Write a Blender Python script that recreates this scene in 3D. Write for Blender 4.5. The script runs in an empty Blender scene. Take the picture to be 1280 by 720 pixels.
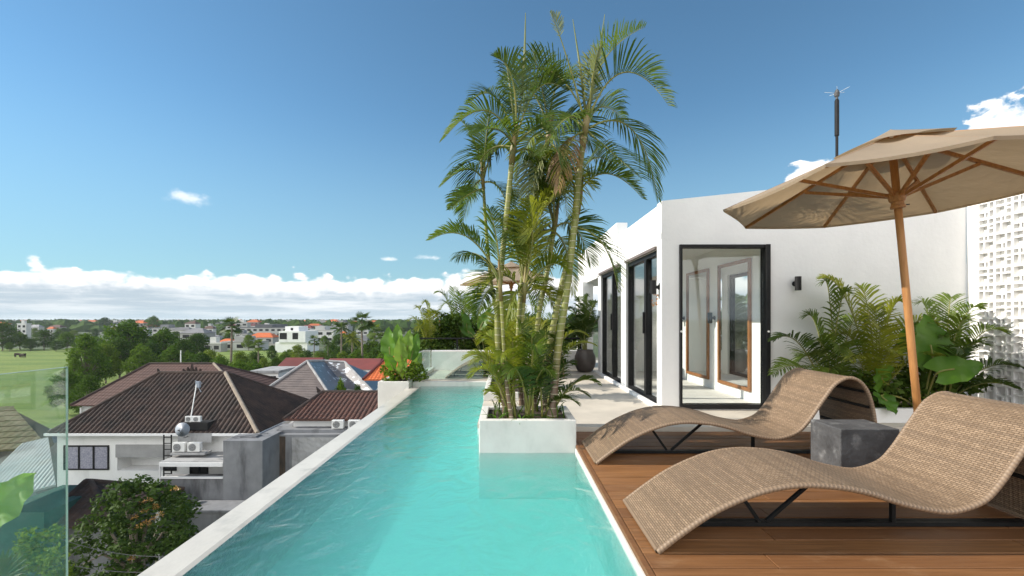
import bpy, math, random
from math import sin, cos, pi, radians as R
from mathutils import Vector as V, Matrix, noise as mnoise
random.seed(7)
S = bpy.context.scene
COL = S.collection
# ------------------------------------------------------------------ camera
F, CX, CY, CH = 600.0, 632.0, 399.0, 1.15          # focal length and principal point in photo pixels, eye height
cd = bpy.data.cameras.new('camera'); cam = bpy.data.objects.new('camera', cd); COL.objects.link(cam)
cam.location = (0, 0, CH); cam.rotation_euler = (R(90), 0, 0)
cd.sensor_width = 36; cd.lens = 36*F/1280; cd.shift_x = (640-CX)/1280; cd.shift_y = (CY-360)/1280
cd.clip_start = 0.05; cd.clip_end = 20000
S.camera = cam
# ------------------------------------------------------------------ sun, sky, exposure
SUN_EL, SUN_AZ = R(33), R(1)                        # sun low on the left, a little beyond the picture plane
sdir = V((-cos(SUN_EL)*cos(SUN_AZ), cos(SUN_EL)*sin(SUN_AZ), sin(SUN_EL)))
sl = bpy.data.lights.new('sun', 'SUN'); sl.energy = 3.2; sl.angle = R(0.5); sl.color = (1.0, 0.93, 0.82)
so = bpy.data.objects.new('sun', sl); COL.objects.link(so); so.rotation_euler = sdir.to_track_quat('Z', 'Y').to_euler()
S.view_settings.view_transform = 'Standard'; S.view_settings.look = 'None'
S.view_settings.exposure = 1.05; S.view_settings.gamma = 1
S.view_settings.use_curve_mapping = False
S.cycles.volume_bounces = 1; S.cycles.max_bounces = 10; S.cycles.transparent_max_bounces = 24
S.cycles.diffuse_bounces = 7; S.cycles.glossy_bounces = 4
S.cycles.caustics_reflective = False; S.cycles.caustics_refractive = False

def nd(nt, t, ins=None, **kw):
    n = nt.nodes.new(t)
    for k, v in kw.items(): setattr(n, k, v)
    for k, v in (ins or {}).items():
        s = n.inputs[k]
        if hasattr(v, 'is_output'): nt.links.new(v, s)
        else: s.default_value = v
    return n
def math_(nt, op, a, b=0.0, c=0.0, clamp=False):
    n = nt.nodes.new('ShaderNodeMath'); n.operation = op; n.use_clamp = clamp
    for i, v in enumerate((a, b, c)):
        if hasattr(v, 'is_output'): nt.links.new(v, n.inputs[i])
        else: n.inputs[i].default_value = v
    return n.outputs[0]
def mixc(nt, f, a, b, mode='MIX'):
    n = nt.nodes.new('ShaderNodeMix'); n.data_type = 'RGBA'; n.blend_type = mode
    for s, v in ((n.inputs[0], f), (n.inputs[6], a), (n.inputs[7], b)):
        if hasattr(v, 'is_output'): nt.links.new(v, s)
        else: s.default_value = v if not hasattr(v, '__len__') else (*v[:3], 1)
    return n.outputs[2]
def sstep(nt, x, a, b):
    n = nt.nodes.new('ShaderNodeMapRange'); n.interpolation_type = 'SMOOTHSTEP'
    for i, v in enumerate((x, a, b, 0.0, 1.0)):
        if hasattr(v, 'is_output'): nt.links.new(v, n.inputs[i])
        else: n.inputs[i].default_value = v
    return n.outputs[0]

W = bpy.data.worlds.new('World'); S.world = W; W.use_nodes = True
def build_world():
    nt = W.node_tree; nt.nodes.clear()
    sky = nd(nt, 'ShaderNodeTexSky', sky_type='NISHITA'); sky.sun_disc = False
    sky.sun_elevation = SUN_EL; sky.sun_rotation = R(270) + SUN_AZ
    sky.altitude = 0; sky.air_density = .85; sky.dust_density = 0.0; sky.ozone_density = 2.2
    bg = nd(nt, 'ShaderNodeBackground', {'Color': mixc(nt, 1., sky.outputs[0], (.74, .98, .95), 'MULTIPLY'), 'Strength': 0.082})
    tc = nd(nt, 'ShaderNodeTexCoord'); d = nd(nt, 'ShaderNodeVectorMath', {0: tc.outputs['Generated']}, operation='NORMALIZE').outputs[0]
    sp = nd(nt, 'ShaderNodeSeparateXYZ', {0: d})
    x, y, z = sp.outputs
    el = math_(nt, 'ARCSINE', z); az = math_(nt, 'ARCTAN2', x, y)
    # cumulus bank along the horizon; unseen deck added behind the camera for fill
    azv = nd(nt, 'ShaderNodeCombineXYZ', {0: az, 1: math_(nt, 'MULTIPLY', el, 1.5), 2: 3.3}).outputs[0]
    big = nd(nt, 'ShaderNodeTexNoise', {'Vector': azv, 'Scale': 5.0, 'Detail': 2.0, 'Roughness': .5}).outputs[0]
    puff = nd(nt, 'ShaderNodeTexNoise', {'Vector': azv, 'Scale': 24.0, 'Detail': 7.0, 'Roughness': .58, 'Distortion': .25}).outputs[0]
    vor = nd(nt, 'ShaderNodeTexVoronoi', {'Vector': nd(nt, 'ShaderNodeVectorMath', {0: azv, 1: nd(nt, 'ShaderNodeVectorMath', {0: nd(nt, 'ShaderNodeTexNoise', {'Vector': azv, 'Scale': 40., 'Detail': 4.}).outputs[1], 3: .03}, operation='SCALE').outputs[0]}, operation='ADD').outputs[0], 'Scale': 34.0, 'Smoothness': .6}, feature='SMOOTH_F1').outputs[0]
    top = math_(nt, 'ADD', math_(nt, 'ADD', math_(nt, 'ADD', 0.033, math_(nt, 'MULTIPLY', sstep(nt, az, -1.0, -.1), .031)), math_(nt, 'MULTIPLY', sstep(nt, y, -.05, -.75), .62)), math_(nt, 'MULTIPLY', big, math_(nt, 'ADD', 0.07, math_(nt, 'MULTIPLY', sstep(nt, y, -.05, -.75), .5))))  # climbs high behind the camera, added out of view for white fill light
    edge = math_(nt, 'ADD', math_(nt, 'SUBTRACT', top, el), math_(nt, 'ADD', math_(nt, 'MULTIPLY', math_(nt, 'SUBTRACT', puff, .5), .032), math_(nt, 'MULTIPLY', math_(nt, 'SUBTRACT', .42, vor), .032)))
    bank = sstep(nt, edge, 0.0, 0.011)
    # streaky grey bases below the bright tops
    stv = nd(nt, 'ShaderNodeCombineXYZ', {0: math_(nt, 'MULTIPLY', az, 2.2), 1: math_(nt, 'MULTIPLY', el, 26.0), 2: 1.7}).outputs[0]
    streak = nd(nt, 'ShaderNodeTexNoise', {'Vector': stv, 'Scale': 2.6, 'Detail': 8.0, 'Roughness': .62}).outputs[0]
    hfac = sstep(nt, math_(nt, 'ADD', el, math_(nt, 'MULTIPLY', math_(nt, 'SUBTRACT', puff, .5), .06)), 0.034, 0.066)
    lit = math_(nt, 'ADD', math_(nt, 'MULTIPLY', hfac, .75), math_(nt, 'MULTIPLY', math_(nt, 'SUBTRACT', puff, .35), .55), clamp=True)
    bright = mixc(nt, lit, (.50, .56, .63), (.98, .97, .95))
    grey = mixc(nt, sstep(nt, streak, .38, .68), (.42, .50, .565), (.70, .735, .76))
    bankc = mixc(nt, hfac, grey, bright)
    low = sstep(nt, el, 0.030, 0.0)
    bankc = mixc(nt, math_(nt, 'MULTIPLY', low, .6), bankc, (.46, .56, .63))
    # separate clouds: (azimuth deg, elevation deg, half width, half height, strength)
    mask = None
    for (a, e, wx, wy, cut) in ((46.5, 15.0, 5.6, 4.0, 0), (50, 16.8, 4.5, 3.4, 0), (40.5, 14.8, 3.6, 2.2, 0), (32.4, 14.3, 3.2, 2.0, 0), (-33.2, 11.9, 3.0, .95, .42), (-13.8, 6.9, 1.1, .3, .42), (-9.3, 7.2, 2.4, .4, .42)):
        dx = math_(nt, 'DIVIDE', math_(nt, 'SUBTRACT', az, R(a)), R(wx)); dy = math_(nt, 'DIVIDE', math_(nt, 'SUBTRACT', el, R(e)), R(wy))
        r2 = math_(nt, 'ADD', math_(nt, 'MULTIPLY', dx, dx), math_(nt, 'MULTIPLY', dy, dy))
        v = math_(nt, 'ADD', math_(nt, 'SUBTRACT', 1.0, math_(nt, 'SQRT', r2)), math_(nt, 'ADD', math_(nt, 'MULTIPLY', math_(nt, 'SUBTRACT', puff, .5), 1.6 if cut == 0 else 2.6), math_(nt, 'MULTIPLY', math_(nt, 'SUBTRACT', .42, vor), .5)))
        m = sstep(nt, v, .27 if cut == 0 else .2, .46 if cut == 0 else 1.15)
        if cut: m = math_(nt, 'MULTIPLY', m, .62)
        mask = m if mask is None else math_(nt, 'MAXIMUM', mask, m)
    cl = nd(nt, 'ShaderNodeBackground', {'Color': bankc, 'Strength': math_(nt, 'ADD', .66, math_(nt, 'MULTIPLY', sstep(nt, y, -.1, -.7), .62))})  # unseen clouds behind the camera boosted to light the shaded front wall
    cl2 = nd(nt, 'ShaderNodeBackground', {'Color': mixc(nt, sstep(nt, puff, .3, .6), (.74, .79, .85), (1, .99, .97)), 'Strength': .66})
    # low haze over the horizon
    hz = nd(nt, 'ShaderNodeBackground', {'Color': (.37, .59, .70, 1), 'Strength': .43})
    m0 = nd(nt, 'ShaderNodeMixShader', {0: math_(nt, 'MULTIPLY', sstep(nt, el, .42, 0.02), .70), 1: bg.outputs[0], 2: hz.outputs[0]})
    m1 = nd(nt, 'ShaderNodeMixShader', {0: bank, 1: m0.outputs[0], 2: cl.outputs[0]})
    m2 = nd(nt, 'ShaderNodeMixShader', {0: mask, 1: m1.outputs[0], 2: cl2.outputs[0]})
    o = nd(nt, 'ShaderNodeOutputWorld'); nt.links.new(m2.outputs[0], o.inputs[0])
build_world()

# ------------------------------------------------------------------ helpers
def P(px, py, y):                                   # the point at depth y that the photo shows at (px, py)
    return V(((px-CX)/F*y, y, CH-(py-CY)/F*y))
class MB:                                           # collects faces, built as ONE mesh object
    def __init__(s): s.v = []; s.f = []; s.uv = {}
    def add(s, vs, fs):
        o = len(s.v); s.v += [V(p) for p in vs]; s.f += [tuple(i+o for i in f) for f in fs]; return o
    def box(s, a, b, rot=0, piv=None):
        (x0, y0, z0), (x1, y1, z1) = a, b
        vs = [(x0,y0,z0),(x1,y0,z0),(x1,y1,z0),(x0,y1,z0),(x0,y0,z1),(x1,y0,z1),(x1,y1,z1),(x0,y1,z1)]
        if rot:
            p = V(piv or ((x0+x1)/2, (y0+y1)/2, 0)); m = Matrix.Rotation(rot, 3, 'Z'); vs = [m@(V(q)-p)+p for q in vs]
        s.add(vs, [(0,3,2,1),(4,5,6,7),(0,1,5,4),(1,2,6,5),(2,3,7,6),(3,0,4,7)])
    def bar(s, a, b, w, h, up=(0,0,1)):             # square bar from a to b
        a, b = V(a), V(b); d = (b-a).normalized(); up = V(up)
        if abs(d.dot(up)) > .98: up = V((0,1,0))
        u = d.cross(up).normalized()*w/2; n = u.cross(d).normalized()*h/2
        s.add([a-u-n,a+u-n,a+u+n,a-u+n,b-u-n,b+u-n,b+u+n,b-u+n], [(0,3,2,1),(4,5,6,7),(0,1,5,4),(1,2,6,5),(2,3,7,6),(3,0,4,7)])
    def tube(s, pts, rad, n=8, cap=True):
        pts = [V(p) for p in pts]; k = len(pts)
        rad = rad if isinstance(rad, (list, tuple)) else [rad]*k
        o = len(s.v); pu = None
        for i, p in enumerate(pts):
            d = (pts[min(i+1, k-1)]-pts[max(i-1, 0)]).normalized()
            if pu is None:
                pu = d.cross(V((0,0,1)) if abs(d.z) < .95 else V((0,1,0))).normalized()
            u = (pu-d*pu.dot(d)).normalized(); pu = u; w = d.cross(u)
            for j in range(n):
                a = 2*pi*j/n; s.v.append(p+(u*cos(a)+w*sin(a))*rad[i])
        for i in range(k-1):
            for j in range(n):
                a, b = o+i*n+j, o+i*n+(j+1) % n
                s.f.append((a, b, b+n, a+n))
        if cap: s.f.append(tuple(o+j for j in range(n))[::-1]); s.f.append(tuple(o+(k-1)*n+j for j in range(n)))
    def lathe(s, prof, c, n=24, cap=True):
        s.tube([V(c)+V((0,0,z)) for r, z in prof], [max(r, 1e-3) for r, z in prof], n, cap)
    def lathe_axis(s, prof, c, ax, n=20):
        ax = V(ax).normalized(); s.tube([V(c)+ax*z for r, z in prof], [max(r, 1e-3) for r, z in prof], n)
    def poly(s, pts): s.add(pts, [tuple(range(len(pts)))])
    def prism(s, pts, ext):                         # extruded polygon
        n = len(pts); e = V(ext); s.add([V(p) for p in pts]+[V(p)+e for p in pts], [tuple(range(n))[::-1], tuple(range(n, 2*n))]+[(i, (i+1) % n, (i+1) % n+n, i+n) for i in range(n)])
    def build(s, name, mat, parent=None, at=None, smooth=False, bevel=0, seg=2):
        top = parent
        while top is not None and top.parent is not None: top = top.parent
        off = V(at) if at is not None else (V(top.location) if top is not None else V((0,0,0)))
        me = bpy.data.meshes.new(name)
        me.from_pydata([tuple(p-off) for p in s.v], [], s.f); me.update()
        if s.uv:
            l = me.uv_layers.new(name='UVMap')
            for lp in me.loops: l.data[lp.index].uv = s.uv.get(lp.vertex_index, (0, 0))
        me.materials.append(mat)
        if smooth: me.polygons.foreach_set('use_smooth', [True]*len(me.polygons))
        o = bpy.data.objects.new(name, me); COL.objects.link(o)
        if parent is not None: o.parent = parent
        elif at is not None: o.location = at
        if bevel:
            m = o.modifiers.new('bevel', 'BEVEL'); m.width = bevel; m.segments = seg; m.limit_method = 'ANGLE'; m.angle_limit = R(40); m.harden_normals = False
        return o
def empty(name, loc=(0, 0, 0), rz=0):
    o = bpy.data.objects.new(name, None); COL.objects.link(o); o.location = loc; o.rotation_euler.z = rz; o.empty_display_size = .1
    return o
def tag(o, label, cat, group=None, kind=None):
    o['label'] = label; o['category'] = cat
    if group: o['group'] = group
    if kind: o['kind'] = kind
    return o
def struct(o): o['kind'] = 'structure'; return o
KIDS = None
def copy_tree(o, parent=None):
    c = o.copy(); COL.objects.link(c); c.parent = parent
    for ch in [x for x in list(COL.objects) if x.parent == o]: copy_tree(ch, c)
    return c
def rnd(a, b): return random.uniform(a, b)

# ------------------------------------------------------------------ materials
def mat(name, c1, c2=None, scale=4., rough=.7, bump=0., bscale=60., metal=0., spec=.4, detail=6., stretch=(1,1,1), stain=None, sscale=1.2, stretch2=(1,1,1), slo=.5, shi=.75, vary=0.):
    m = bpy.data.materials.new(name); m.use_nodes = True; nt = m.node_tree; b = nt.nodes['Principled BSDF']
    tc = nd(nt, 'ShaderNodeTexCoord'); mp = nd(nt, 'ShaderNodeMapping', {'Vector': tc.outputs['Object'], 'Scale': stretch})
    n = nd(nt, 'ShaderNodeTexNoise', {'Vector': mp.outputs[0], 'Scale': scale, 'Detail': detail, 'Roughness': .6})
    col = mixc(nt, sstep(nt, n.outputs[0], .3, .7), c1, c2 or tuple(x*.82 for x in c1))
    if stain:
        mp2 = nd(nt, 'ShaderNodeMapping', {'Vector': tc.outputs['Object'], 'Scale': stretch2, 'Location': (3.1, 1.7, .4)})
        n2 = nd(nt, 'ShaderNodeTexNoise', {'Vector': mp2.outputs[0], 'Scale': sscale, 'Detail': 8., 'Roughness': .65})
        col = mixc(nt, sstep(nt, n2.outputs[0], slo, shi), col, stain)
    if vary:
        oi = nd(nt, 'ShaderNodeObjectInfo'); hs = nd(nt, 'ShaderNodeHueSaturation', {'Color': col, 'Value': math_(nt, 'ADD', 1-vary, math_(nt, 'MULTIPLY', oi.outputs['Random'], 2*vary))}); col = hs.outputs[0]
    nt.links.new(col, b.inputs['Base Color'])
    b.inputs['Roughness'].default_value = rough; b.inputs['Metallic'].default_value = metal; b.inputs['Specular IOR Level'].default_value = spec
    if bump:
        nb = nd(nt, 'ShaderNodeTexNoise', {'Vector': mp.outputs[0], 'Scale': bscale, 'Detail': 5.})
        bp = nd(nt, 'ShaderNodeBump', {'Height': nb.outputs[0], 'Strength': bump, 'Distance': .02}); nt.links.new(bp.outputs[0], b.inputs['Normal'])
    return m
def leafmat(name, c1, c2, trans=.3, rough=.5, scale=6., vary=.25, tcol=None, spec=.4):
    m = bpy.data.materials.new(name); m.use_nodes = True; nt = m.node_tree; b = nt.nodes['Principled BSDF']; out = nt.nodes['Material Output']
    tc = nd(nt, 'ShaderNodeTexCoord'); n = nd(nt, 'ShaderNodeTexNoise', {'Vector': tc.outputs['Object'], 'Scale': scale, 'Detail': 4.})
    oi = nd(nt, 'ShaderNodeObjectInfo'); ge = nd(nt, 'ShaderNodeNewGeometry')
    f = math_(nt, 'ADD', math_(nt, 'MULTIPLY', sstep(nt, n.outputs[0], .3, .7), .5), math_(nt, 'ADD', math_(nt, 'MULTIPLY', ge.outputs['Random Per Island'], .45), math_(nt, 'MULTIPLY', math_(nt, 'SUBTRACT', oi.outputs['Random'], .5), 2*vary)), clamp=True)
    col = mixc(nt, f, c1, c2)
    nt.links.new(col, b.inputs['Base Color']); b.inputs['Roughness'].default_value = rough; b.inputs['Specular IOR Level'].default_value = spec
    t = nd(nt, 'ShaderNodeBsdfTranslucent', {'Color': mixc(nt, .5, col, tcol or (c2[0]*1.5, c2[1]*1.6, c2[2]*.6))})
    ms = nd(nt, 'ShaderNodeMixShader', {0: trans, 1: b.outputs[0], 2: t.outputs[0]}); nt.links.new(ms.outputs[0], out.inputs[0])
    return m
def thin_ior(nt, ior):                              # the same reflectance from both sides of a sheet that does not bend light
    g = nd(nt, 'ShaderNodeNewGeometry'); return math_(nt, 'ADD', ior, math_(nt, 'MULTIPLY', g.outputs['Backfacing'], 1/ior-ior))
def glassmat(name, tint, dust=0., ior=1.5, dustc=(.8,.85,.83)):
    m = bpy.data.materials.new(name); m.use_nodes = True; nt = m.node_tree; nt.nodes.remove(nt.nodes['Principled BSDF']); out = nt.nodes['Material Output']
    t = nd(nt, 'ShaderNodeBsdfTransparent', {'Color': (*tint, 1)}); g = nd(nt, 'ShaderNodeBsdfGlossy', {'Roughness': 0.})
    fr = nd(nt, 'ShaderNodeFresnel', {'IOR': thin_ior(nt, ior)})
    f2 = math_(nt, 'MULTIPLY', fr.outputs[0], 1.05, clamp=True)
    s = nd(nt, 'ShaderNodeMixShader', {0: f2, 1: t.outputs[0], 2: g.outputs[0]}).outputs[0]
    if dust:
        tc = nd(nt, 'ShaderNodeTexCoord'); n = nd(nt, 'ShaderNodeTexNoise', {'Vector': tc.outputs['Object'], 'Scale': 6., 'Detail': 8.})
        d = nd(nt, 'ShaderNodeBsdfDiffuse', {'Color': (*dustc, 1)}); s = nd(nt, 'ShaderNodeMixShader', {0: math_(nt, 'MULTIPLY', sstep(nt, n.outputs[0], .2, .8), dust), 1: s, 2: d.outputs[0]}).outputs[0]
    nt.links.new(s, out.inputs[0]); return m
def watermat():
    m = bpy.data.materials.new('pool_water'); m.use_nodes = True; nt = m.node_tree; nt.nodes.remove(nt.nodes['Principled BSDF']); out = nt.nodes['Material Output']
    tc = nd(nt, 'ShaderNodeTexCoord')
    mp = nd(nt, 'ShaderNodeMapping', {'Vector': tc.outputs['Object'], 'Scale': (1., .62, 1), 'Rotation': (0, 0, R(-24))})
    n1 = nd(nt, 'ShaderNodeTexNoise', {'Vector': mp.outputs[0], 'Scale': 4.2, 'Detail': 4., 'Roughness': .55, 'Distortion': .9})
    n2 = nd(nt, 'ShaderNodeTexNoise', {'Vector': mp.outputs[0], 'Scale': 15., 'Detail': 4., 'Distortion': .8})
    h = math_(nt, 'ADD', n1.outputs[0], math_(nt, 'MULTIPLY', n2.outputs[0], .22))
    bp = nd(nt, 'ShaderNodeBump', {'Height': h, 'Strength': .8, 'Distance': .042})
    t = nd(nt, 'ShaderNodeBsdfTransparent', {'Color': (.93, .985, .98, 1)}); g = nd(nt, 'ShaderNodeBsdfGlossy', {'Roughness': .02, 'Normal': bp.outputs[0]})
    fr = nd(nt, 'ShaderNodeFresnel', {'IOR': thin_ior(nt, 1.33), 'Normal': bp.outputs[0]})
    rf = nd(nt, 'ShaderNodeBsdfRefraction', {'Color': (.95, .99, .985, 1), 'Roughness': .18, 'IOR': 1.12, 'Normal': bp.outputs[0]})
    tr = nd(nt, 'ShaderNodeMixShader', {0: .3, 1: t.outputs[0], 2: rf.outputs[0]})
    s = nd(nt, 'ShaderNodeMixShader', {0: fr.outputs[0], 1: tr.outputs[0], 2: g.outputs[0]})
    nt.links.new(s.outputs[0], out.inputs[0])
    va = nd(nt, 'ShaderNodeVolumeAbsorption', {'Color': (.12, .91, .87, 1), 'Density': 1.3}); vs = nd(nt, 'ShaderNodeVolumeScatter', {'Color': (.58, .97, .86, 1), 'Density': .8, 'Anisotropy': .0})
    ad = nd(nt, 'ShaderNodeAddShader', {0: va.outputs[0], 1: vs.outputs[0]}); nt.links.new(ad.outputs[0], out.inputs[1])
    return m
def wickermat():
    m = bpy.data.materials.new('woven_rattan'); m.use_nodes = True; nt = m.node_tree; b = nt.nodes['Principled BSDF']
    uv = nd(nt, 'ShaderNodeUVMap'); sp = nd(nt, 'ShaderNodeSeparateXYZ', {0: uv.outputs[0]})
    vec = nd(nt, 'ShaderNodeCombineXYZ', {0: sp.outputs[1], 1: sp.outputs[0], 2: 0.}).outputs[0]      # strands run across the seat
    br = nd(nt, 'ShaderNodeTexBrick', {'Vector': vec, 'Color1': (.225, .153, .095, 1), 'Color2': (.315, .222, .144, 1), 'Mortar': (.08, .05, .03, 1), 'Scale': 1., 'Mortar Size': .0016, 'Mortar Smooth': .6, 'Brick Width': .034, 'Row Height': .0115})
    nz = nd(nt, 'ShaderNodeTexNoise', {'Vector': nd(nt, 'ShaderNodeMapping', {'Vector': vec, 'Scale': (1.2, 42, 1)}).outputs[0], 'Scale': 1., 'Detail': 3.})
    col = mixc(nt, math_(nt, 'MULTIPLY', sstep(nt, nz.outputs[0], .40, .62), .6), br.outputs[0], (.135, .092, .06))
    nt.links.new(col, b.inputs['Base Color']); b.inputs['Roughness'].default_value = .55; b.inputs['Specular IOR Level'].default_value = .35
    wv = math_(nt, 'SINE', math_(nt, 'MULTIPLY', sp.outputs[1], 2*pi/.026))
    h = math_(nt, 'ADD', math_(nt, 'SUBTRACT', 1., br.outputs['Fac']), math_(nt, 'MULTIPLY', wv, .2))
    bp = nd(nt, 'ShaderNodeBump', {'Height': h, 'Strength': .9, 'Distance': .004}); nt.links.new(bp.outputs[0], b.inputs['Normal'])
    return m
def bindmat():
    m = bpy.data.materials.new('rattan_binding'); m.use_nodes = True; nt = m.node_tree; b = nt.nodes['Principled BSDF']
    uv = nd(nt, 'ShaderNodeUVMap'); sp = nd(nt, 'ShaderNodeSeparateXYZ', {0: uv.outputs[0]}); w = math_(nt, 'SINE', math_(nt, 'MULTIPLY', sp.outputs[0], 2*pi/.021))
    nz = nd(nt, 'ShaderNodeTexNoise', {'Vector': uv.outputs[0], 'Scale': 30., 'Detail': 2.})
    c = mixc(nt, sstep(nt, math_(nt, 'ADD', w, math_(nt, 'MULTIPLY', nz.outputs[0], .8)), -.9, .9), (.17, .115, .073), (.24, .167, .108)); nt.links.new(c, b.inputs['Base Color']); b.inputs['Roughness'].default_value = .55
    bp = nd(nt, 'ShaderNodeBump', {'Height': w, 'Strength': .3, 'Distance': .003}); nt.links.new(bp.outputs[0], b.inputs['Normal']); return m
def deckmat():
    m = bpy.data.materials.new('deck_wood'); m.use_nodes = True; nt = m.node_tree; b = nt.nodes['Principled BSDF']
    tc = nd(nt, 'ShaderNodeTexCoord'); ge = nd(nt, 'ShaderNodeNewGeometry')
    off = nd(nt, 'ShaderNodeVectorMath', {0: tc.outputs['Object'], 1: nd(nt, 'ShaderNodeCombineXYZ', {0: math_(nt, 'MULTIPLY', ge.outputs['Random Per Island'], 40.)}).outputs[0]}, operation='ADD').outputs[0]
    n = nd(nt, 'ShaderNodeTexNoise', {'Vector': nd(nt, 'ShaderNodeMapping', {'Vector': off, 'Scale': (1.4, 34, 10)}).outputs[0], 'Scale': 1.6, 'Detail': 7., 'Roughness': .6, 'Distortion': .4})
    c = mixc(nt, sstep(nt, n.outputs[0], .3, .72), (.17, .073, .023), (.31, .142, .05))
    c = mixc(nt, math_(nt, 'MULTIPLY', ge.outputs['Random Per Island'], .7), c, (.12, .05, .019))
    w = nd(nt, 'ShaderNodeTexNoise', {'Vector': nd(nt, 'ShaderNodeMapping', {'Vector': tc.outputs['Object'], 'Scale': (1.3, 2.6, 1)}).outputs[0], 'Scale': 2.4, 'Detail': 9., 'Roughness': .72})
    c = mixc(nt, math_(nt, 'MULTIPLY', sstep(nt, w.outputs[0], .52, .76), .45), c, (.34, .205, .11))
    nt.links.new(c, b.inputs['Base Color'])
    nt.links.new(math_(nt, 'ADD', .48, math_(nt, 'MULTIPLY', n.outputs[0], .22)), b.inputs['Roughness']); b.inputs['Specular IOR Level'].default_value = .4
    bp = nd(nt, 'ShaderNodeBump', {'Height': n.outputs[0], 'Strength': .35, 'Distance': .004}); nt.links.new(bp.outputs[0], b.inputs['Normal'])
    return m
M = {}
M['plaster'] = mat('white_plaster', (.82,.815,.80), (.77,.765,.755), 1.6, .8, .2, 18, stain=(.67,.66,.64), sscale=.8, slo=.5, shi=.85, stretch2=(1.4,1.4,.6))
M['roomwhite'] = mat('room_white_paint', (.88,.88,.86), (.86,.86,.84), 1.2, .8)
M['microcement'] = mat('pale_cement', (.72,.70,.66), (.63,.61,.575), 2.6, .55, .12, 30, stain=(.47,.455,.42), sscale=2.2, slo=.5, shi=.8, stretch2=(1.5,1.5,.6))
M['wetcement'] = mat('wet_pale_cement', (.50,.47,.415), (.56,.53,.475), 1.6, .3, .12, 22, stain=(.41,.39,.345), sscale=4.5, slo=.5, shi=.75)
M['stonefloor'] = mat('pale_stone_floor', (.60,.545,.465), (.50,.455,.39), 2.2, .6, .08, 40, stain=(.42,.38,.325), sscale=1.1, slo=.5, shi=.85)
M['pooltile'] = mat('pool_lining', (.74,.92,.87), (.68,.88,.84), 1.5, .6, .0)
M['deck'] = deckmat(); M['wicker'] = wickermat(); M['binding'] = bindmat(); M['water'] = watermat()
M['blackmetal'] = mat('black_powder_coat', (.008,.008,.008), (.013,.013,.013), 8, .55, spec=.15)
M['frame'] = mat('dark_aluminium', (.010,.010,.011), (.016,.016,.017), 6, .5, spec=.2)
M['glass'] = glassmat('window_glass', (.97,.985,.98)); M['railglass'] = glassmat('rail_glass', (.90,.965,.94), .05, 1.5, (.75,.85,.80)); M['edgeglass'] = mat('glass_edge', (.42,.50,.45), (.36,.45,.40), 4, .25)
M['teak'] = mat('oiled_teak', (.43,.21,.07), (.31,.14,.045), 3, .5, .1, 60, stretch=(12,12,1.2))
M['mirrorwood'] = mat('brown_timber', (.30,.13,.045), (.22,.09,.03), 4, .5, .1, 60, stretch=(8,8,1))
M['mirror'] = mat('mirror_silver', (.86,.88,.88), (.86,.88,.88), 1, .02, metal=1.)
M['basalt'] = mat('dark_stone', (.085,.085,.088), (.045,.045,.047), 5, .62, .5, 24, stain=(.19,.19,.19), sscale=9, slo=.52, shi=.78)
M['soil'] = mat('dark_soil', (.035,.025,.018), (.06,.045,.03), 14, .95, .8, 30)
M['pot'] = mat('dark_ceramic', (.055,.045,.042), (.10,.085,.075), 4, .45, .1, 30)
def fabricmat():
    m = bpy.data.materials.new('taupe_canvas'); m.use_nodes = True; nt = m.node_tree; b = nt.nodes['Principled BSDF']; out = nt.nodes['Material Output']
    tc = nd(nt, 'ShaderNodeTexCoord'); n = nd(nt, 'ShaderNodeTexNoise', {'Vector': tc.outputs['Object'], 'Scale': 3.5, 'Detail': 5.})
    c = mixc(nt, n.outputs[0], (.31,.245,.175), (.37,.295,.215)); nt.links.new(c, b.inputs['Base Color']); b.inputs['Roughness'].default_value = .85
    wv = nd(nt, 'ShaderNodeTexNoise', {'Vector': tc.outputs['Object'], 'Scale': 5., 'Detail': 3.})
    bp = nd(nt, 'ShaderNodeBump', {'Height': wv.outputs[0], 'Strength': .5, 'Distance': .03}); nt.links.new(bp.outputs[0], b.inputs['Normal'])
    t = nd(nt, 'ShaderNodeBsdfTranslucent', {'Color': (.52,.37,.21,1), 'Normal': bp.outputs[0]}); ms = nd(nt, 'ShaderNodeMixShader', {0: .3, 1: b.outputs[0], 2: t.outputs[0]}); nt.links.new(ms.outputs[0], out.inputs[0]); return m
M['canvas'] = fabricmat()
M['palmleaf'] = leafmat('palm_leaflets', (.042,.085,.010), (.14,.195,.026), .38)
M['palmyellow'] = leafmat('young_palm_leaflets', (.10,.15,.010), (.27,.275,.028), .42)
M['darkpalm'] = leafmat('dark_palm_leaflets', (.022,.052,.008), (.085,.13,.02), .34)
M['dryleaf'] = leafmat('dry_palm_leaflets', (.16,.085,.035), (.30,.19,.085), .25)
M['spear'] = leafmat('pale_palm_leaflets', (.17,.20,.07), (.28,.29,.13), .3)
M['bigleaf'] = leafmat('broad_leaf', (.055,.15,.014), (.12,.24,.022), .42, .4, 4.)
M['paleleaf'] = leafmat('pale_broad_leaf', (.13,.25,.035), (.24,.34,.07), .4, .4, 5.)
M['shrubleaf'] = leafmat('shrub_leaves', (.025,.062,.010), (.09,.14,.02), .28, .7, spec=.15)
M['fruitleaf'] = leafmat('fruit_tree_leaves', (.010,.032,.006), (.06,.105,.014), .2, .6, 3., spec=.2)
M['treeleaf'] = leafmat('tree_leaves', (.030,.080,.008), (.115,.185,.018), .28, .85, spec=.08)
M['treeleaf2'] = leafmat('dark_tree_leaves', (.016,.046,.007), (.065,.115,.014), .25, .85, spec=.08)
M['treeleaf3'] = leafmat('light_tree_leaves', (.065,.125,.012), (.17,.22,.028), .28, .85, spec=.08)
M['flower'] = leafmat('dry_flower_clusters', (.36,.19,.055), (.50,.30,.11), .2)
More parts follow.
